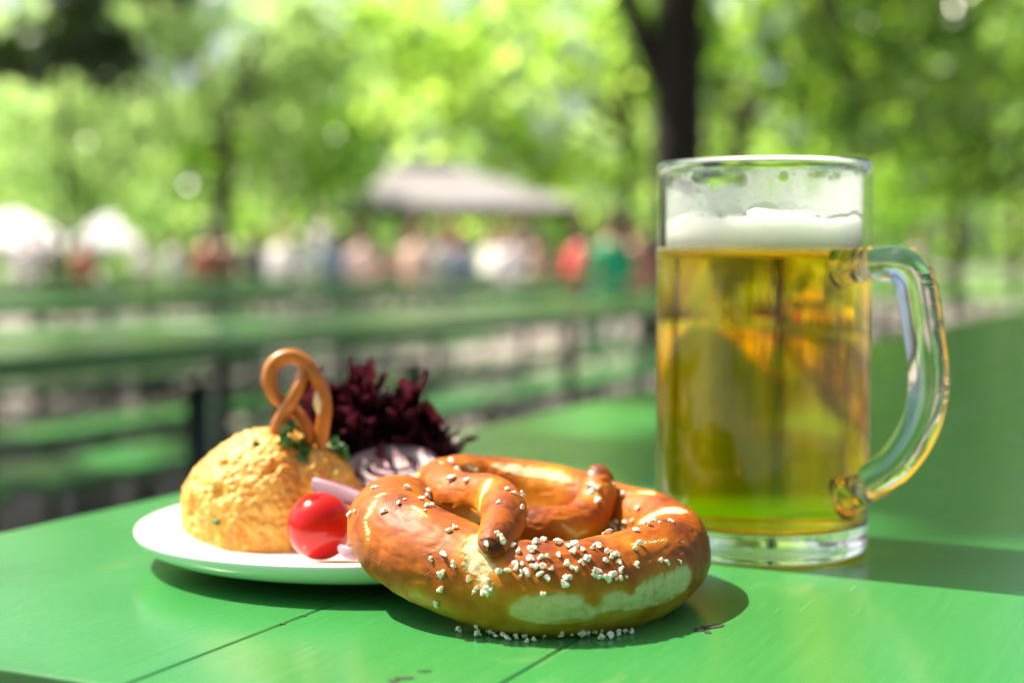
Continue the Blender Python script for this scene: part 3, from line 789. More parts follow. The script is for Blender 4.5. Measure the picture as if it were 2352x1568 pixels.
GE = [(915, 770, 1), (975, 740, 1), (1050, 755, 1), (1135, 740, 1), (960, 815, .9), (1025, 815, .9), (1165, 845, .9), (870, 870, 1.1), (1240, 770, .8), (1290, 785, .9), (1350, 740, .8), (1410, 760, .7), (1525, 750, 1), (1865, 735, .8), (120, 975, 1.2), (195, 950, 1), (345, 975, 1.3), (455, 1010, .9), (520, 1000, 1.1), (600, 1045, .9), (700, 1025, .8), (760, 1000, 1), (495, 1075, 1), (350, 1095, .9), (170, 1110, 1), (235, 1120, .8), (60, 1050, 1), (855, 1070, 1), (910, 1105, .9), (955, 1090, 1.2), (840, 1150, 1), (975, 1165, .9), (995, 1245, .9), (1185, 980, 1), (1145, 1030, .9), (1160, 1185, .9), (1430, 1145, .9), (1480, 1170, .8), (1620, 1170, .5), (580, 1165, 1), (640, 1145, 1), (440, 1195, .9), (530, 1250, 1.1), (185, 1215, .9), (270, 1250, 1), (145, 1305, 1), (230, 1330, 1), (430, 1335, .8), (410, 1410, 1.3), (710, 1300, 1), (760, 1250, .9), (765, 1325, .9), (835, 1325, 1), (900, 1295, 1), (870, 1360, .9), (985, 1340, 1.2), (1055, 1320, .6), (180, 1505, .8), (700, 370, 1.3), (745, 395, 1.2), (690, 430, 1), (750, 540, .9), (700, 245, .8), (1015, 460, 1), (1200, 600, 1), (920, 355, .8)]
GC = [(608, 803, .9), (608, 890, .9), (590, 985, 1), (475, 988, .9), (885, 835, .9), (820, 880, .9), (880, 888, 1), (855, 910, .8),
      (710, 1120, 1), (820, 1098, .8), (815, 1150, 1), (905, 1140, 1), (930, 1162, .9), (980, 1135, 1), (1000, 1172, .9), (1062, 1165, .9), (1097, 1148, 1), (1117, 1185, .9), (1157, 1183, .6), (1217, 1163, .8), (1312, 1170, 1), (1376, 1148, .5), (1432, 1160, 1.1), (1462, 1175, .9), (1510, 1152, .9), (1548, 1138, .9), (1556, 1168, .8), (1602, 1160, .9), (1652, 1145, .9), (1690, 1135, .9), (1732, 1135, .9)]
rs = random.Random(21)
allg = [((775.2 + x * 0.2014), (1022.1 + y * 0.2014), s) for x, y, s in GA] + [((1205.8 + x * 0.2197), (1033.6 + y * 0.2197), s) for x, y, s in GE] + [(*cq(x, y), s) for x, y, s in GC]
grains = []
for x, y, s in allg:
    h, n, _, dist = hit(bvh, x, y)
    if h is None or (h - CAM).length > 0.62:
        d = ray(x, y); h, n, _, _ = bvh.find_nearest(CAM + d * 0.435)
        if x < 900: h, n, _, _ = bvh.find_nearest(CAM + d * 0.485)
    if n.dot(ray(x, y)) > 0: n = -n
    r = 0.00134 * s * rs.uniform(0.80, 1.20)
    c = h + n * (r * (0.8 if y > 1430 else 0.40))
    if y > 1430 and bvh.ray_cast(CAM, ray(x, y))[0] is None:
        d = ray(x, y); c = CAM + d * ((T + r * 0.75 - CAMZ) / d.z)
    if y > 1430:
        c.z = max(c.z, T + r * 0.75)
        for _ in range(60):
            q, qn, _, qd = bvh.find_nearest(c)
            if (c - q).dot(qn) > 0.25 * r: break
            c.y -= 0.0002
    elif c.z - r * 0.8 < T: c.z = T + r * 0.8
    grains.append((r, c, n))
grains.sort(key=lambda g: -g[0])
rest = MB()
for i, (r, c, n) in enumerate(grains):
    V, Fc = grain_geo(c - off, n, r, rs)
    if i < 98: mesh('salt_grain', V, Fc, M['salt'], pret, smooth=False)
    else: rest.add(V, Fc)
if rest.V:
    o = rest.obj('fine_salt', M['salt'], pret, smooth=False); o['kind'] = 'stuff'
lg = at(1530, 1416, 0.4599); lg.z = T + 0.0008
V, Fc = grain_geo(Vector((0, 0, 0)), Vector((0, 0, 1)), 0.0010, rs)
o = mesh('salt_grain', V, Fc, M['salt'], smooth=False, loc=lg); tag(o, 'single loose salt grain lying on the green table beside the pretzel', 'salt grain')

# ------------------------------------------------------------------ beer mug
MC = Vector((0.0967, 0.568, T))
RO, RI, HM, ZB, ZF = 0.0408, 0.0374, 0.1484, 0.0098, 0.1166
mug = empty('beer_mug', MC); tag(mug, 'half litre glass beer mug with thick handle standing on green table', 'beer mug')
outer = [(0.0, 0.0030), (0.026, 0.0028), (0.032, 0.0006), (0.0375, 0.0), (0.0395, 0.0012), (0.0405, 0.0040), (0.0402, 0.0064), (RO, 0.0100), (RO, 0.03), (RO, 0.06), (RO, 0.09), (RO, ZF - 0.0005)]
V, Fc = lathe(outer, 160); gb = MB(); gb.add(V, Fc)
# glass floor ring between beer and wall is closed by the beer's own surface
up_o = [(RO, ZF - 0.0005), (RO, 0.125), (RO, 0.135), (RO, HM - 0.0036)]
up_i = [(RI, HM - 0.0036), (RI, 0.135), (RI, 0.125), (RI, ZF - 0.0005)]
rim = [(RO, HM - 0.0036)] + [((RO + RI) / 2 + (RO - RI) / 2 * math.cos(a) * 1.06, HM - 0.0018 + 0.0018 * math.sin(a)) for a in [math.pi * k / 12 for k in range(0, 13)]] + [(RI, HM - 0.0036)]
body = gb.obj('glass_body', [M['glass'], M['thin']], mug)
me = body.data
V, Fc = lathe(rim, 160)
mesh('rim', V, Fc, M['glass_plain'], mug)
tw = MB(); tw.add(*lathe(up_o, 160)); tw.add(*lathe(up_i, 160)); tw.obj('upper_wall', M['thin'], mug)
# handle: in the vertical plane through the axis, turned a little towards the camera
HA = R(-33); HU = Vector((math.cos(HA), math.sin(HA), 0))
def hpt(px, py):
    k = (px - 1176.0) / F      # X = k * (depth along the view axis); solve for the distance along HU
    s = 0.05
    for _ in range(30):
        Y = MC.y + s * HU.y; zz = CAMZ - slope(py) * Y
        dep = Y * math.cos(PITCH) + (CAMZ - zz) * math.sin(PITCH)
        s += (k * dep - (MC.x + s * HU.x)) / HU.x * 0.8
    Y = MC.y + s * HU.y
    return Vector((s * HU.x, s * HU.y, CAMZ - slope(py) * Y - T))
hp = [(1905, 603), (1950, 606), (2000, 607), (2040, 605), (2078, 611), (2102, 642), (2113, 695), (2122, 760), (2131, 830), (2132, 900), (2118, 965), (2088, 1025), (2045, 1075), (1995, 1108), (1945, 1128), (1908, 1140)]
hr = [0.0085, 0.0064, 0.0060, 0.0062, 0.0068, 0.0070, 0.0070, 0.0068, 0.0067, 0.0067, 0.0067, 0.0067, 0.0066, 0.0064, 0.0064, 0.0080]
hpts = [hpt(*q) for q in hp]
MB().tube(hpts, [r * 1.07 for r in hr], 48, 220, 1.0).obj('handle', M['glass_plain'], mug)

# beer
beer = empty('beer', MC); tag(beer, 'golden lager filling the glass mug under a white head', 'beer')
bp = [(0.0, ZB), (0.012, ZB), (0.026, ZB + 0.0004), (0.0335, ZB + 0.0014), (0.0364, ZB + 0.0040), (RI, ZB + 0.0085), (RI, 0.05), (RI, 0.08), (RI, ZF - 0.0003), (RI - 0.0003, ZF), (0.02, ZF), (0.0, ZF)]
V, Fc = lathe(bp, 160); mesh('liquid', V, Fc, M['beer'], beer)
# head of foam
NA = 160; fp = []
V = []; prof_n = 0
for i, (rf, zf) in enumerate([(0.0, -0.0010), (0.5, -0.0010), (0.93, -0.0010), (0.992, -0.0006), (0.998, 0.005), (0.998, 0.0098), (0.992, 0.0120), (0.94, 0.0112), (0.7, 0.0105), (0.3, 0.0095), (0.0, 0.0090)]):
    for j in range(NA):
        a = 2 * math.pi * j / NA; r = (RI - 0.0002) * rf
        z = zf
        if i in (5, 6, 7): z += 0.0022 * noise.noise(Vector((math.cos(a) * 3, math.sin(a) * 3, 2))) + 0.0007 * noise.noise(Vector((math.cos(a) * 12, math.sin(a) * 12, 5)))
        if i in (2, 3): z += 0.0004 * noise.noise(Vector((math.cos(a) * 14, math.sin(a) * 14, 1)))
        V.append((r * math.cos(a), r * math.sin(a), ZF + z))
Fc = []
for i in range(10):
    for j in range(NA):
        k = (j + 1) % NA; Fc.append((i * NA + j, i * NA + k, (i + 1) * NA + k, (i + 1) * NA + j))
foam = mesh('foam', V, Fc, M['foam'], beer)
# foam film clinging to the wall above the head
NA, NZ = 480, 130; V = []; cov = []
z0, z1 = ZF + 0.005, HM - 0.0045
holes = [(1668, 412, 42, 26), (1750, 483, 34, 18), (1800, 405, 13, 13), (1612, 422, 20, 20), (1885, 398, 8, 8), (1935, 410, 9, 9), (1530, 460, 24, 30), (1965, 430, 14, 34), (1560, 400, 50, 22)]
hl = []
for (x, y, a, b) in holes:
    p = at(x, y, 0.531); hl.append((math.atan2(p.y - MC.y, p.x - MC.x), p.z - T, a / F * 0.53 / RI, b / F * 0.53))
pan = [(1668, 484, 30, 17), (1860, 485, 26, 16), (1810, 480, 30, 20), (1590, 485, 24, 16), (1908, 484, 18, 14), (1480, 480, 20, 14)]
pl_ = []
for (x, y, a, b) in pan:
    p = at(x, y, 0.531); pl_.append((math.atan2(p.y - MC.y, p.x - MC.x), p.z - T, a / F * 0.53 / RI, b / F * 0.53))
for i in range(NZ + 1):
    z = z0 + (z1 - z0) * i / NZ; f = i / NZ
    for j in range(NA):
        a = 2 * math.pi * j / NA
        c3 = Vector((math.cos(a) * RI, math.sin(a) * RI, z))
        n1 = noise.fractal(c3 * 95, 1.0, 2.0, 4); n2 = noise.noise(c3 * 420); n3 = noise.noise(c3 * 900)
        top = 0.95 + 0.12 * math.cos(a + 1.05) + 0.16 * noise.noise(Vector((math.cos(a) * 2.1, math.sin(a) * 2.1, 4)))
        cv = sstep(-0.10, 0.10, (top - f) + 0.22 * n1 + 0.08 * n2)
        cv *= 1.05 - 0.36 * f + 0.28 * n1 + 0.14 * n3
        if f > 0.2:
            vd = noise.voronoi(c3 * 260)[0][0]; cv *= 1 - 0.75 * sstep(0.20, 0.14, vd) * sstep(-0.05, 0.15, n1)
        for (ha, hz, da, dz) in hl:
            dd = math.hypot(((a - ha + math.pi) % (2 * math.pi) - math.pi) / da, (z - hz) / dz) + 0.18 * n1
            cv *= 0.04 + 0.96 * sstep(0.88, 1.02, dd); cv = min(0.96, cv * (1 + 0.35 * math.exp(-((dd - 1.08) / 0.09) ** 2)))
        for (ha, hz, da, dz) in pl_:
            dd = math.hypot(((a - ha + math.pi) % (2 * math.pi) - math.pi) / da, (z - hz) / dz)
            if dd < 1.15: cv *= 0.55 + 0.45 * sstep(0.88, 1.0, dd)
        V.append((math.cos(a) * (RI - 0.00035), math.sin(a) * (RI - 0.00035), z)); cov.append(min(0.96, max(0, cv)))
Fc = []
for i in range(NZ):
    for j in range(NA):
        k = (j + 1) % NA; Fc.append((i * NA + j, i * NA + k, (i + 1) * NA + k, (i + 1) * NA + j))
film = mesh('foam_film', V, Fc, M['lacing'], beer); set_attr(film, 'cover', cov)

# ------------------------------------------------------------------ trees
SUN_SPOT = (Vector((0.06, 0.50)), 0.62)          # patch of the front table that the canopy leaves in the sun
def in_sun(gx, gy):
    a = ((gx - 0.13) / 0.36) ** 2 + ((gy - 0.36) / 0.26) ** 2 < 1
    b = ((gx + 0.08) / 0.30) ** 2 + ((gy - 0.60) / 0.26) ** 2 < 1
    c = ((gx - 0.08) / 0.14) ** 2 + ((gy - 1.05) / 0.22) ** 2 < 1
    return a | b | c
def leaf_mesh(name, clumps, n, size, mat, parent, seed, flatten=0.5, keep_sun=False, shape=1.0):
    rg = np.random.default_rng(seed)
    cl = np.array([c[:3] for c in clumps]); cr = np.array([c[3] for c in clumps])
    wgt = cr ** 2; idx = rg.choice(len(cl), n, p=wgt / wgt.sum())
    d = rg.normal(size=(n, 3)); d /= np.linalg.norm(d, axis=1)[:, None]
    rr = rg.uniform(0.25, 1.0, n) ** 0.55
    P = cl[idx] + d * (cr[idx] * rr)[:, None] * np.array([1, 1, flatten + 0.3])
    if keep_sun:
        wp = P + np.array(parent.location)
        tz = (wp[:, 2] - T) / LDIR.z
        gx = wp[:, 0] - tz * LDIR.x; gy = wp[:, 1] - tz * LDIR.y
        pick = rg.random(n)
        ok = ~in_sun(gx, gy) | ((gx < -0.25) & (gy < 0.58) & (pick < 0.5)) | ((gx < -0.07) & (gy < 0.335) & (pick < 0.8))
        P = P[ok]; n = len(P)
    u = rg.normal(size=(n, 3)); u[:, 2] -= 0.5; u /= np.linalg.norm(u, axis=1)[:, None]
    t = rg.normal(size=(n, 3)); t[:, 2] *= 2.0
    v = np.cross(u, t); v /= np.linalg.norm(v, axis=1)[:, None]
    w_ = np.cross(u, v)
    s = size * rg.uniform(0.6, 1.35, n)[:, None]
    a = P - u * s * 0.5; b = P + v * s * 0.30 * shape + w_ * s * 0.10; c = P + u * s * 0.55 - w_ * s * 0.08; e = P - v * s * 0.30 * shape + w_ * s * 0.10
    VV = np.stack([a, b, c, e], 1).reshape(-1, 3).astype(np.float32)
    me = bpy.data.meshes.new(name)
    me.vertices.add(len(VV)); me.vertices.foreach_set('co', VV.ravel())
    me.loops.add(4 * n); me.loops.foreach_set('vertex_index', np.arange(4 * n, dtype=np.int32))
    me.polygons.add(n); me.polygons.foreach_set('loop_start', np.arange(0, 4 * n, 4, dtype=np.int32))
    me.materials.append(mat); me.update(calc_edges=True); me.validate()
    o = bpy.data.objects.new(name, me); COL.objects.link(o); o.parent = parent
    return o

def tree(x, y, h_trunk, r, crown_c, crown_r, nclump, nleaf, leaf, lmat, bmat, label, seed, lean=(0, 0), cat='tree', keep_sun=False, limbs=6, clump_r=(0.28, 0.5), group='trees of the beer garden', extra=None, name='leafy_tree'):
    rnd = random.Random(seed)
    root = empty(name, (x, y, 0)); tag(root, label, cat, group)
    cl = []
    for i in range(nclump):
        while True:
            p = Vector((rnd.uniform(-1, 1), rnd.uniform(-1, 1), rnd.uniform(-1, 1)))
            if 0.25 < p.length < 1: break
        s = rnd.uniform(*clump_r) * min(crown_r[0], crown_r[2])
        cl.append((crown_c[0] + p.x * crown_r[0], crown_c[1] + p.y * crown_r[1], crown_c[2] + p.z * crown_r[2], s))
    if extra: cl += extra
    mb = MB()
    top = Vector((lean[0], lean[1], h_trunk))
    mb.tube([(0, 0, -0.05), (lean[0] * 0.1, lean[1] * 0.1, 0.15), top * 0.5, top], [r * 1.5, r * 1.08, r * 0.95, r * 0.8], 14, 14)
    for i in range(limbs):
        c = Vector(rnd.choice(cl)[:3]); m = top.lerp(c, 0.5) + Vector((rnd.uniform(-.2, .2), rnd.uniform(-.2, .2), rnd.uniform(0, .4))) * crown_r[0] * 0.4
        mb.tube([top - Vector((0, 0, r * rnd.uniform(0, 3))), m, c], [r * 0.55, r * 0.32, r * 0.10], 8, 9)
    mb.obj('trunk', bmat, root)
    leaf_mesh('crown', cl, nleaf, leaf, lmat, root, seed, keep_sun=keep_sun)
    return root

def PX(px, Y): return (px - 1176.0) / F * Y
# the big chestnut behind the mug: dark trunk, a limb leaving to the left
bt = tree(PX(1556, 12), 12, 4.2, 0.225, (0.6, 0.2, 5.6), (3.6, 2.6, 2.2), 46, 3200, 0.25, M['leaf_deep'], M['bark'], 'big dark trunked chestnut tree rising directly behind the beer mug', 41, lean=(0.0, 0), limbs=8,
          extra=[(1.0 + 0.5 * i + random.uniform(-.2, .2), random.uniform(-.6, 1.2), 2.4 + random.uniform(-.4, .6), random.uniform(.35, .6)) for i in range(5)])
lb = MB().tube([(0.0, 0, 2.0), (-0.24, 0, 2.55), (-0.42, 0.0, 3.0), (-0.85, 0.1, 4.2)], [0.12, 0.10, 0.09, 0.06], 10, 14).obj('limb', M['bark'], bt)
tree(PX(1690, 19), 19, 2.9, 0.12, (0.9, 0.3, 4.0), (2.6, 2.2, 1.9), 34, 2600, 0.28, M['leaf_deep'], M['bark2'], 'slender forked tree just right of the big trunk above the mug', 42)
tree(PX(2195, 27), 27, 2.4, 0.13, (0.3, 0.5, 4.2), (3.0, 2.4, 2.2), 30, 2400, 0.33, M['leaf_deep'], M['bark2'], 'thin tree at the right edge behind the mug handle', 43)
tree(PX(505, 24), 24, 3.4, 0.15, (-0.2, 0, 4.3), (2.7, 2.2, 2.2), 30, 2300, 0.30, M['leaf_hazed'], M['bark2'], 'tree, haze put into its leaf colour, with a thin brown trunk left of the pavilion', 44, lean=(0.15, 0))
tree(PX(155, 14), 14, 3.0, 0.032, (0.0, 0, 3.55), (1.45, 1.0, 0.85), 24, 1500, 0.22, M['leaf_shaded'], M['bark2'], 'shaded tree, darkened in its leaf colour, hanging into the upper left corner', 45)
tree(PX(210, 40), 40, 2.6, 0.14, (0.2, 0, 4.0), (2.9, 2.2, 2.2), 26, 3000, 0.26, M['leaf_hazed'], M['bark2'], 'pale green tree above the two white parasols', 46)
tree(PX(1440, 25), 25, 3.0, 0.12, (-1.8, 0, 4.3), (3.1, 2.2, 1.9), 36, 2600, 0.32, M['leaf_bright'], M['bark2'], 'bright yellow green tree hanging over the pavilion roof', 47, extra=[(-1.4, 0, 2.6, .5), (-.8, 0, 2.35, .5), (0, -.3, 2.3, .45), (-1.9, 0, 3, .5), (0.5, 0, 2.6, .5)])
tree(PX(960, 17), 17, 4.6, 0.0001 + 0.11, (0.2, 0, 3.6), (1.6, 1.2, 1.0), 22, 2200, 0.18, M['leaf_bright'], M['bark2'], 'sunlit young tree with drooping bright leaves in the upper centre', 48) if False else None
tree(PX(650, 38), 38, 3.0, 0.14, (0.2, 0, 4.4), (3.4, 2.6, 3.0), 30, 2200, 0.38, M['leaf_mid'], M['bark2'], 'fresh green tree between the pale tree and the pavilion', 49)
tree(PX(2330, 40), 40, 3.2, 0.16, (0.5, 0, 6.0), (3.8, 2.6, 3.2), 30, 3000, 0.32, M['leaf_hazed'], M['bark2'], 'pale sunlit tree in the upper right corner', 50)
tree(PX(1900, 36), 36, 3.2, 0.16, (0.0, 0, 5.0), (4.2, 2.6, 3.0), 34, 2300, 0.38, M['leaf_bright'], M['bark2'], 'sunny green tree behind the mug and the big trunk', 51)

# woods closing the view
rnd = random.Random(5)
def woods(name, x0, x1, y0, y1, h0, h1, n, nl, leaf, mat, seed, gap=None):
    root = empty(name, (0, 0, 0)); root['kind'] = 'stuff'
    rnd = random.Random(seed); cl = []
    for i in range(n):
        x = rnd.uniform(x0, x1); y = rnd.uniform(y0, y1); hh = rnd.uniform(h0, h1)
        if gap and gap[0] < x / y < gap[1]: hh *= gap[2]
        cl.append((x, y, rnd.uniform(0.05, 1.0) * hh, rnd.uniform(1.2, 2.6)))
    o = leaf_mesh('foliage', cl, nl, leaf, mat, root, seed, flatten=0.6); o['kind'] = 'stuff'
    return root
woods('distant_woods', -34, 34, 58, 72, 8, 15, 130, 9500, 0.75, M['leaf_hazed'], 61, gap=(-0.24, -0.12, 0.72))
woods('distant_woods', -34, 34, 52, 58, 5, 14, 60, 6000, 0.6, M['leaf_bright'], 62, gap=(-0.26, -0.10, 0.5))
woods('distant_woods', -34, -6, 47, 54, 4, 10, 40, 4200, 0.55, M['leaf_hazed'], 63)

woods('woods_behind_camera', -16, 16, -14, -7, 5, 9, 70, 4200, 0.7, M['leaf_mid'], 64)  # unseen foliage added behind the camera, blocks skylight reflections and fill

# canopy over the near tables: throws the dappled shade
def canopy(x, y, crown_c, crown_r, nl, seed, label, extra=None):
    return tree(x, y, 3.6, 0.22, crown_c, crown_r, 60, nl, 0.23, M['leaf_mid'], M['bark'], label, seed, keep_sun=True, limbs=9, clump_r=(0.16, 0.34), extra=extra)
canopy(-5.0, 4.2, (1.2, 0.3, 5.6), (4.0, 3.6, 1.5), 14000, 71, 'chestnut tree shading the rows of tables from the left', [(2.45, -2.15, 5.1, 0.6), (2.6, -2.0, 5.3, 0.6), (2.4, -2.1, 5.0, 0.8), (3.0, -2.0, 5.2, 0.9), (3.5, -1.5, 5.0, 0.9), (2.2, -1.6, 5.0, 1.0), (2.9, -1.3, 5.3, 1.1), (3.4, -0.7, 5.2, 1.1), (3.7, -0.1, 5.4, 1.1), (2.8, -0.5, 5.0, 1.0)])
canopy(-6.0, 11.5, (1.0, 0.3, 6.0), (4.2, 3.6, 1.6), 9500, 72, 'chestnut tree shading the far tables on the left', [(0.8, -4, 5.2, 1.1), (1.6, -4.3, 5.0, 1.1), (0, -3.6, 5.3, 1.1), (2.4, -3.6, 5.2, 1.0), (1.2, -3.0, 5.4, 1.1), (-0.8, -4.2, 5.2, 1.0), (1.0, -5.0, 5.0, 1.0), (2.2, -4.8, 5.1, 0.9)])
canopy(4.8, 6.4, (-0.8, 0.3, 6.2), (3.8, 3.2, 1.6), 6500, 73, 'chestnut tree shading the tables from the right')

# ------------------------------------------------------------------ pavilion and parasols
def pavilion(px, Y):
    x = PX(px, Y); root = empty('pavilion', (x, Y, 0)); tag(root, 'open pavilion with a grey pink hipped roof behind the crowd', 'pavilion')
    W, D, ze, za = 5.6, 4.0, 2.42, 3.60
    xl, xr = -1.9, 4.8
    rf = MB()
    V = [(xl, -D / 2, ze), (xr, -D / 2, ze), (xr, D / 2, ze), (xl, D / 2, ze), (-0.4, 0, za), (1.2, 0, za)]
    up = [(0, 1, 5, 4), (1, 2, 5), (2, 3, 4, 5), (3, 0, 4)]
    V2 = [(a, b, c - 0.14) for a, b, c in V]
    rf.add(V + V2, up + [tuple(6 + i for i in reversed(f)) for f in up] + [(0, 6, 7, 1), (1, 7, 8, 2), (2, 8, 9, 3), (3, 9, 6, 0)])
    r = rf.obj('roof', M['roof'], root, smooth=False)
    MB().tube([(-0.5, 0, za + 0.03), (0.4, 0, za + 0.06), (1.3, 0, za + 0.03)], 0.12, 8, 5).obj('ridge_cap', M['roof_dark'], r)
    MB().box((xl + 0.02, -D / 2 - 0.06, ze - 0.36), (xr - 0.02, -D / 2 - 0.003, ze - 0.005), 0.01).obj('fascia', M['timber'], r, smooth=False)
    for xx in (xl + 0.4, -0.1, 2.2, xr - 0.4):
        for yy in (-D / 2 + 0.3, D / 2 - 0.3):
            MB().box((xx - 0.09, yy - 0.09, 0), (xx + 0.09, yy + 0.09, ze + 0.05), 0.01).obj('post', M['timber'], root, smooth=False)
    MB().box((xl + 0.6, -0.6, 0), (xr - 0.6, 0.1, 1.05), 0.02).box((xl + 0.5, -0.7, 1.052), (xr - 0.5, 0.2, 1.10), 0.01).obj('counter', M['timber'], root, smooth=False)
pavilion(950, 42)

def parasol(px, Y, w_, zb, zt, label):
    x = PX(px, Y); root = empty('market_parasol', (x, Y, 0), R(12)); tag(root, label, 'parasol', 'white parasols at the far left')
    mb = MB(); n = 4; h = w_ / 2
    ring = []
    for k in range(16):
        side = k // 4; f = (k % 4) / 4
        cs = [(-h, -h), (h, -h), (h, h), (-h, h)]
        a, b = cs[side], cs[(side + 1) % 4]; ring.append((a[0] + (b[0] - a[0]) * f, a[1] + (b[1] - a[1]) * f))
    V = [(0, 0, zt)] + [(p[0] * 0.5, p[1] * 0.5, zt - (zt - zb) * 0.42) for p in ring] + [(p[0], p[1], zb) for p in ring] + [(p[0], p[1], zb - 0.13) for p in ring]
    Fc = [(0, 1 + k, 1 + (k + 1) % 16) for k in range(16)]
    for q in range(2):
        for k in range(16): Fc.append((1 + q * 16 + k, 17 + q * 16 + k, 17 + q * 16 + (k + 1) % 16, 1 + q * 16 + (k + 1) % 16))
    o = mesh('canopy', V, Fc, M['white_cloth'], root, smooth=False)
    sm = o.modifiers.new('thickness', 'SOLIDIFY'); sm.thickness = 0.02
    MB().tube([(0, 0, 0), (0, 0, zt + 0.08)], 0.04, 10, 2).obj('pole', M['pole'], root)
    MB().box((-0.35, -0.35, 0), (0.35, 0.35, 0.10), 0.02).obj('base', M['pole'], root, smooth=False)
parasol(35, 30, 2.2, 1.22, 1.95, 'large white parasol cut by the left picture edge')
parasol(248, 31, 1.42, 1.25, 1.90, 'smaller white parasol right of the large white parasol')

# ------------------------------------------------------------------ people
def person(px, Y, shirt, pants, hair, face=180, seated=True, label='', lean=0.0, arm=0, ls=1.0, seed=0, longhair=False):
    x = PX(px, Y)
    root = empty('person', (x, Y, 0), R(face + 180)); tag(root, label, 'person', 'people at the far tables')
    mskin = M['skin']
    def cm(c, nme): return simple(nme, c, 0.8, 0.08, 30)
    ms = cm(shirt, 'shirt_cloth'); mp = cm(pants, 'trouser_cloth'); mh = cm(hair, 'hair')
    zs = 0.50 if seated else 0.92
    J = {}; E = []; rad = []; names = []
    def j(n, p, r, par=None):
        J[n] = len(names); names.append((Vector(p) * ls, r * ls)); 
        if par: E.append((J[par], J[n]))
    b = lean
    j('pelvis', (0, 0, zs), 0.15)
    j('waist', (0, 0.03 + b * 0.1, zs + 0.20), 0.135, 'pelvis'); j('chest', (0, 0.05 + b * 0.3, zs + 0.40), 0.155, 'waist')
    j('collar', (0, 0.06 + b * 0.4, zs + 0.52), 0.085, 'chest'); j('neck', (0, 0.08 + b * 0.45, zs + 0.60), 0.055, 'collar')
    j('jaw', (0, 0.11 + b * 0.5, zs + 0.66), 0.068, 'neck'); j('head', (0, 0.105 + b * 0.5, zs + 0.76), 0.088, 'jaw'); j('crown', (0, 0.09 + b * 0.5, zs + 0.82), 0.062, 'head')
    for s, nme in ((-1, 'l'), (1, 'r')):
        j('sh' + nme, (s * 0.17, 0.05 + b * 0.38, zs + 0.48), 0.062, 'collar'); 
        up = 0.25 if (arm == s) else 0.0
        j('el' + nme, (s * 0.24, 0.16 + b * 0.4, zs + 0.24 + up * 0.4), 0.045, 'sh' + nme)
        j('wr' + nme, (s * 0.14, 0.38 + b * 0.3 - up * 0.4, zs + 0.26 + up * 1.2), 0.032, 'el' + nme)
        j('ha' + nme, (s * 0.10, 0.46 + b * 0.3 - up * 0.5, zs + 0.265 + up * 1.4), 0.034, 'wr' + nme)
        if seated:
            j('kn' + nme, (s * 0.13, 0.42, 0.50), 0.068, 'pelvis'); j('an' + nme, (s * 0.13, 0.38, 0.09), 0.045, 'kn' + nme)
        else:
            j('kn' + nme, (s * 0.11, 0.03 + 0.06 * s, 0.50), 0.065, 'pelvis'); j('an' + nme, (s * 0.11, -0.02 + 0.04 * s, 0.09), 0.045, 'kn' + nme)
        p = names[J['an' + nme]][0] / ls
        j('to' + nme, (p.x, p.y + 0.17, 0.045), 0.038, 'an' + nme)
    me = bpy.data.meshes.new('skeleton'); me.from_pydata([n[0] for n in names], E, []); me.update()
    o = bpy.data.objects.new('skeleton', me); COL.objects.link(o)
    sk = o.modifiers.new('skin', 'SKIN'); sub = o.modifiers.new('sub', 'SUBSURF'); sub.levels = 1; sub.render_levels = 1
    lay = me.skin_vertices[0].data if len(me.skin_vertices) else None
    if lay is None:
        bm = bmesh.new(); bm.from_mesh(me); bm.verts.layers.skin.verify(); bm.to_mesh(me); bm.free(); lay = me.skin_vertices[0].data
    for i, (p, r) in enumerate(names):
        lay[i].radius = (r, r * (0.78 if i in (J['waist'], J['chest'], J['pelvis']) else 1.0)); lay[i].use_root = (i == 0)
    dg = bpy.context.evaluated_depsgraph_get(); ev = o.evaluated_get(dg)
    bmesh_me = bpy.data.meshes.new_from_object(ev)
    bpy.data.objects.remove(o); bpy.data.meshes.remove(me)
    bmesh_me.materials.clear()
    for m in (mskin, ms, mp): bmesh_me.materials.append(m)
    P = [n[0] for n in names]
    top = (zs + 0.57) * ls
    for pg in bmesh_me.polygons:
        c = pg.center; pg.use_smooth = True
        mi = 1
        if c.z > top: mi = 0
        elif c.z < (zs + 0.08) * ls and not (c.y > 0.30 * ls and c.z > (zs + 0.15) * ls): mi = 2
        for s in 'lr':
            if (c - P[J['ha' + s]]).length < 0.16 * ls: mi = 0
        pg.material_index = mi
    bo = bpy.data.objects.new('body', bmesh_me); COL.objects.link(bo); bo.parent = root
    hc = P[J['head']] + Vector((0, -0.022, 0.03)) * ls
    bm = bmesh.new(); bmesh.ops.create_icosphere(bm, subdivisions=3, radius=0.104 * ls)
    V = []
    for v in bm.verts:
        q = v.co.copy()
        if q.y > 0.02 * ls and q.z < 0.035 * ls: q = q * 0.72
        elif q.z < -0.04 * ls: q = Vector((q.x * 0.8, q.y, q.z * (2.0 if longhair else 0.8)))
        q *= 1 + 0.05 * noise.noise(q * 40 + Vector((seed, 0, 0)))
        V.append(hc + q)
    Fc = [[v.index for v in f.verts] for f in bm.faces]; bm.free()
    mesh('hair', V, Fc, mh, root)
    return root
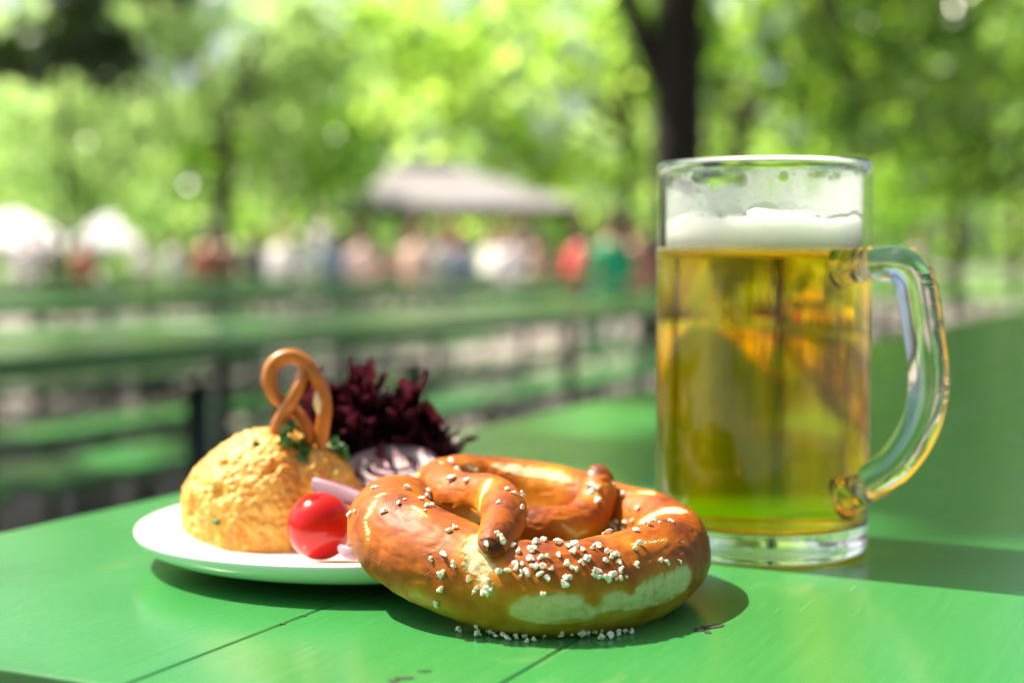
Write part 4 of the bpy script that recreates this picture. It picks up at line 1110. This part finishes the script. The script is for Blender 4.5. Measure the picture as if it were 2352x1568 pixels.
PEOPLE = [
    (1310, 19.0, (0.62, 0.05, 0.06), (0.05, 0.06, 0.10), (0.10, 0.05, 0.03), 150, True, 'person in a bright red shirt sitting left of the person in green', 0.5, 0),
    (1412, 14.5, (0.005, 0.40, 0.19), (0.01, 0.30, 0.15), (0.06, 0.035, 0.02), 190, True, 'person in a deep green jacket sitting just left of the mug', 0.2, 0),
    (1005, 21.0, (0.62, 0.66, 0.74), (0.10, 0.12, 0.2), (0.12, 0.08, 0.05), 175, True, 'person in a pale blue shirt below the middle of the pavilion', 0.1, 1),
    (1068, 22.0, (0.34, 0.32, 0.60), (0.08, 0.08, 0.1), (0.20, 0.12, 0.06), 200, True, 'person in a lilac shirt below the pavilion', 0.1, 0),
    (1150, 23.0, (0.70, 0.62, 0.56), (0.2, 0.2, 0.2), (0.30, 0.20, 0.12), 160, True, 'person in a cream shirt left of the white shirted standing person', 0.1, 0),
    (1205, 25.0, (0.72, 0.70, 0.70), (0.10, 0.10, 0.12), (0.25, 0.14, 0.07), 185, False, 'standing person in a white shirt under the pavilion eave', 0.0, 1),
    (918, 23.0, (0.60, 0.36, 0.30), (0.22, 0.16, 0.12), (0.16, 0.08, 0.04), 170, True, 'person in a salmon pink shirt below the left pavilion corner', 0.1, 0),
    (800, 24.0, (0.70, 0.66, 0.68), (0.15, 0.15, 0.2), (0.10, 0.07, 0.05), 180, True, 'person in a pale grey shirt left of the salmon pink shirt', 0.1, 1),
    (690, 21.0, (0.80, 0.82, 0.82), (0.3, 0.3, 0.34), (0.12, 0.09, 0.06), 165, True, 'person in a bright white shirt at the far tables on the left', 0.35, 0),
    (860, 27.0, (0.40, 0.14, 0.10), (0.1, 0.1, 0.1), (0.07, 0.04, 0.02), 190, True, 'person in a rust brown shirt in the far crowd', 0.0, 0),
    (470, 20.0, (0.32, 0.05, 0.035), (0.12, 0.07, 0.05), (0.02, 0.02, 0.03), 175, True, 'person in a dark red top near the thin brown trunk', 0.2, 0),
    (520, 20.5, (0.22, 0.12, 0.09), (0.10, 0.07, 0.06), (0.02, 0.02, 0.03), 185, True, 'person in a brown top beside the dark red top', 0.2, 0),
    (590, 22.0, (0.05, 0.06, 0.06), (0.03, 0.03, 0.03), (0.30, 0.2, 0.12), 160, True, 'person in black at the far tables left of the white shirt', 0.1, 0),
    (190, 27.0, (0.42, 0.09, 0.07), (0.05, 0.05, 0.06), (0.06, 0.04, 0.03), 175, True, 'person in a red brown shirt under the white parasols', 0.1, 0),
    (110, 25.0, (0.10, 0.12, 0.11), (0.03, 0.03, 0.04), (0.10, 0.07, 0.05), 185, True, 'person in dark clothes below the large white parasol', 0.1, 0),
    (2110, 24.0, (0.52, 0.50, 0.50), (0.16, 0.16, 0.18), (0.18, 0.10, 0.06), 180, True, 'person in a light grey shirt seen beyond the mug handle', 0.1, 0),
    (572, 23.0, (0.78, 0.76, 0.74), (0.2, 0.2, 0.24), (0.16, 0.10, 0.06), 170, True, 'person in a white shirt between the brown tops and the bright white shirt', 0.1, 0),
    (745, 26.0, (0.74, 0.74, 0.80), (0.2, 0.2, 0.24), (0.30, 0.2, 0.1), 170, False, 'standing person in a bluish white shirt left of the pavilion', 0.0, 0),
    (1035, 25.0, (0.66, 0.30, 0.22), (0.12, 0.12, 0.2), (0.18, 0.10, 0.06), 190, False, 'standing person in an orange red top under the pavilion', 0.0, 0),
    (1118, 20.5, (0.80, 0.76, 0.70), (0.2, 0.2, 0.24), (0.34, 0.22, 0.12), 165, True, 'person in a bright cream shirt leaning over the table before the pavilion', 0.6, 0),
    (1250, 24.0, (0.30, 0.34, 0.40), (0.1, 0.1, 0.14), (0.10, 0.06, 0.04), 185, True, 'person in a slate grey shirt left of the bright red shirt', 0.1, 0),
    (965, 26.0, (0.45, 0.50, 0.42), (0.1, 0.1, 0.14), (0.12, 0.08, 0.05), 185, False, 'standing person in an olive grey shirt under the left side of the pavilion', 0.0, 0),
    (330, 29.0, (0.78, 0.78, 0.76), (0.2, 0.2, 0.2), (0.2, 0.14, 0.09), 180, True, 'person in a white shirt right of the smaller white parasol', 0.0, 0),
    (640, 18.5, (0.82, 0.80, 0.80), (0.2, 0.2, 0.24), (0.34, 0.24, 0.14), 170, True, 'person in a white top with light brown hair left of the bright white shirt', 0.3, 0),
    (840, 19.5, (0.80, 0.60, 0.55), (0.2, 0.18, 0.2), (0.14, 0.08, 0.05), 190, True, 'person in a light pink shirt left of the salmon pink shirt', 0.2, 0),
    (945, 18.5, (0.66, 0.46, 0.36), (0.1, 0.1, 0.12), (0.22, 0.13, 0.07), 165, True, 'person in a tan shirt right of the salmon pink shirt', 0.3, 0),
    (1180, 19.0, (0.74, 0.72, 0.78), (0.12, 0.12, 0.2), (0.28, 0.17, 0.09), 180, True, 'person in a pale lavender shirt right of the leaning cream shirt', 0.2, 0),
    (1228, 21.0, (0.66, 0.40, 0.26), (0.1, 0.1, 0.12), (0.12, 0.07, 0.04), 175, True, 'person in an apricot shirt between the pale lavender and the bright red shirt', 0.1, 0),
    (1345, 23.0, (0.70, 0.66, 0.60), (0.1, 0.1, 0.14), (0.10, 0.06, 0.04), 170, True, 'person in a beige shirt right behind the bright red shirt', 0.1, 0),
    (1465, 18.0, (0.50, 0.16, 0.14), (0.1, 0.1, 0.14), (0.10, 0.06, 0.04), 185, True, 'person in a wine red shirt at the left edge of the mug', 0.1, 0),
    (775, 22.5, (0.30, 0.40, 0.62), (0.1, 0.1, 0.2), (0.10, 0.06, 0.04), 185, True, 'person in a blue shirt left of the pale grey shirt', 0.1, 0),
    (400, 24.0, (0.62, 0.66, 0.62), (0.1, 0.12, 0.12), (0.16, 0.1, 0.06), 175, True, 'person in a pale green shirt left of the dark red top', 0.1, 0),
    (60, 22.0, (0.70, 0.68, 0.66), (0.1, 0.1, 0.12), (0.2, 0.12, 0.07), 180, True, 'person in a light shirt at the left picture edge', 0.1, 0),
]
for i, a in enumerate(PEOPLE):
    person(a[0], a[1], a[2], a[3], a[4], a[5], a[6], a[7], a[8], a[9], seed=i, longhair=(i % 3 == 0))
# the far tables and benches they sit at
def far_set(px, Y, n, label):
    x = PX(px, Y); o = Vector((x, Y, 0)); rel = o - CORNER
    p = rel.dot(ND); t = rel.dot(WD)
    beer_table('beer_table', p, t, 2.2, 0.6, (0.15, 0.15, 0.15, 0.15), M['table_far'], 'green beer table ' + label, 'far beer tables with guests')
    bench(p + 0.7, t + 0.03, 2.1, 'green bench beyond the table ' + label, 'far benches with guests')
    bench(p - 0.33, t + 0.03, 2.1, 'green bench before the table ' + label, 'far benches with guests')
far_set(1290, 15.0, 2, 'in front of the red and green guests')
far_set(1060, 19.6, 2, 'in front of the lilac and pale blue guests')
far_set(760, 20.0, 2, 'in front of the white shirted guest')
far_set(480, 18.6, 2, 'in front of the dark red and brown guests')
far_set(150, 23.0, 2, 'below the white parasols')
far_set(2150, 17.0, 2, 'seen beyond the mug handle')
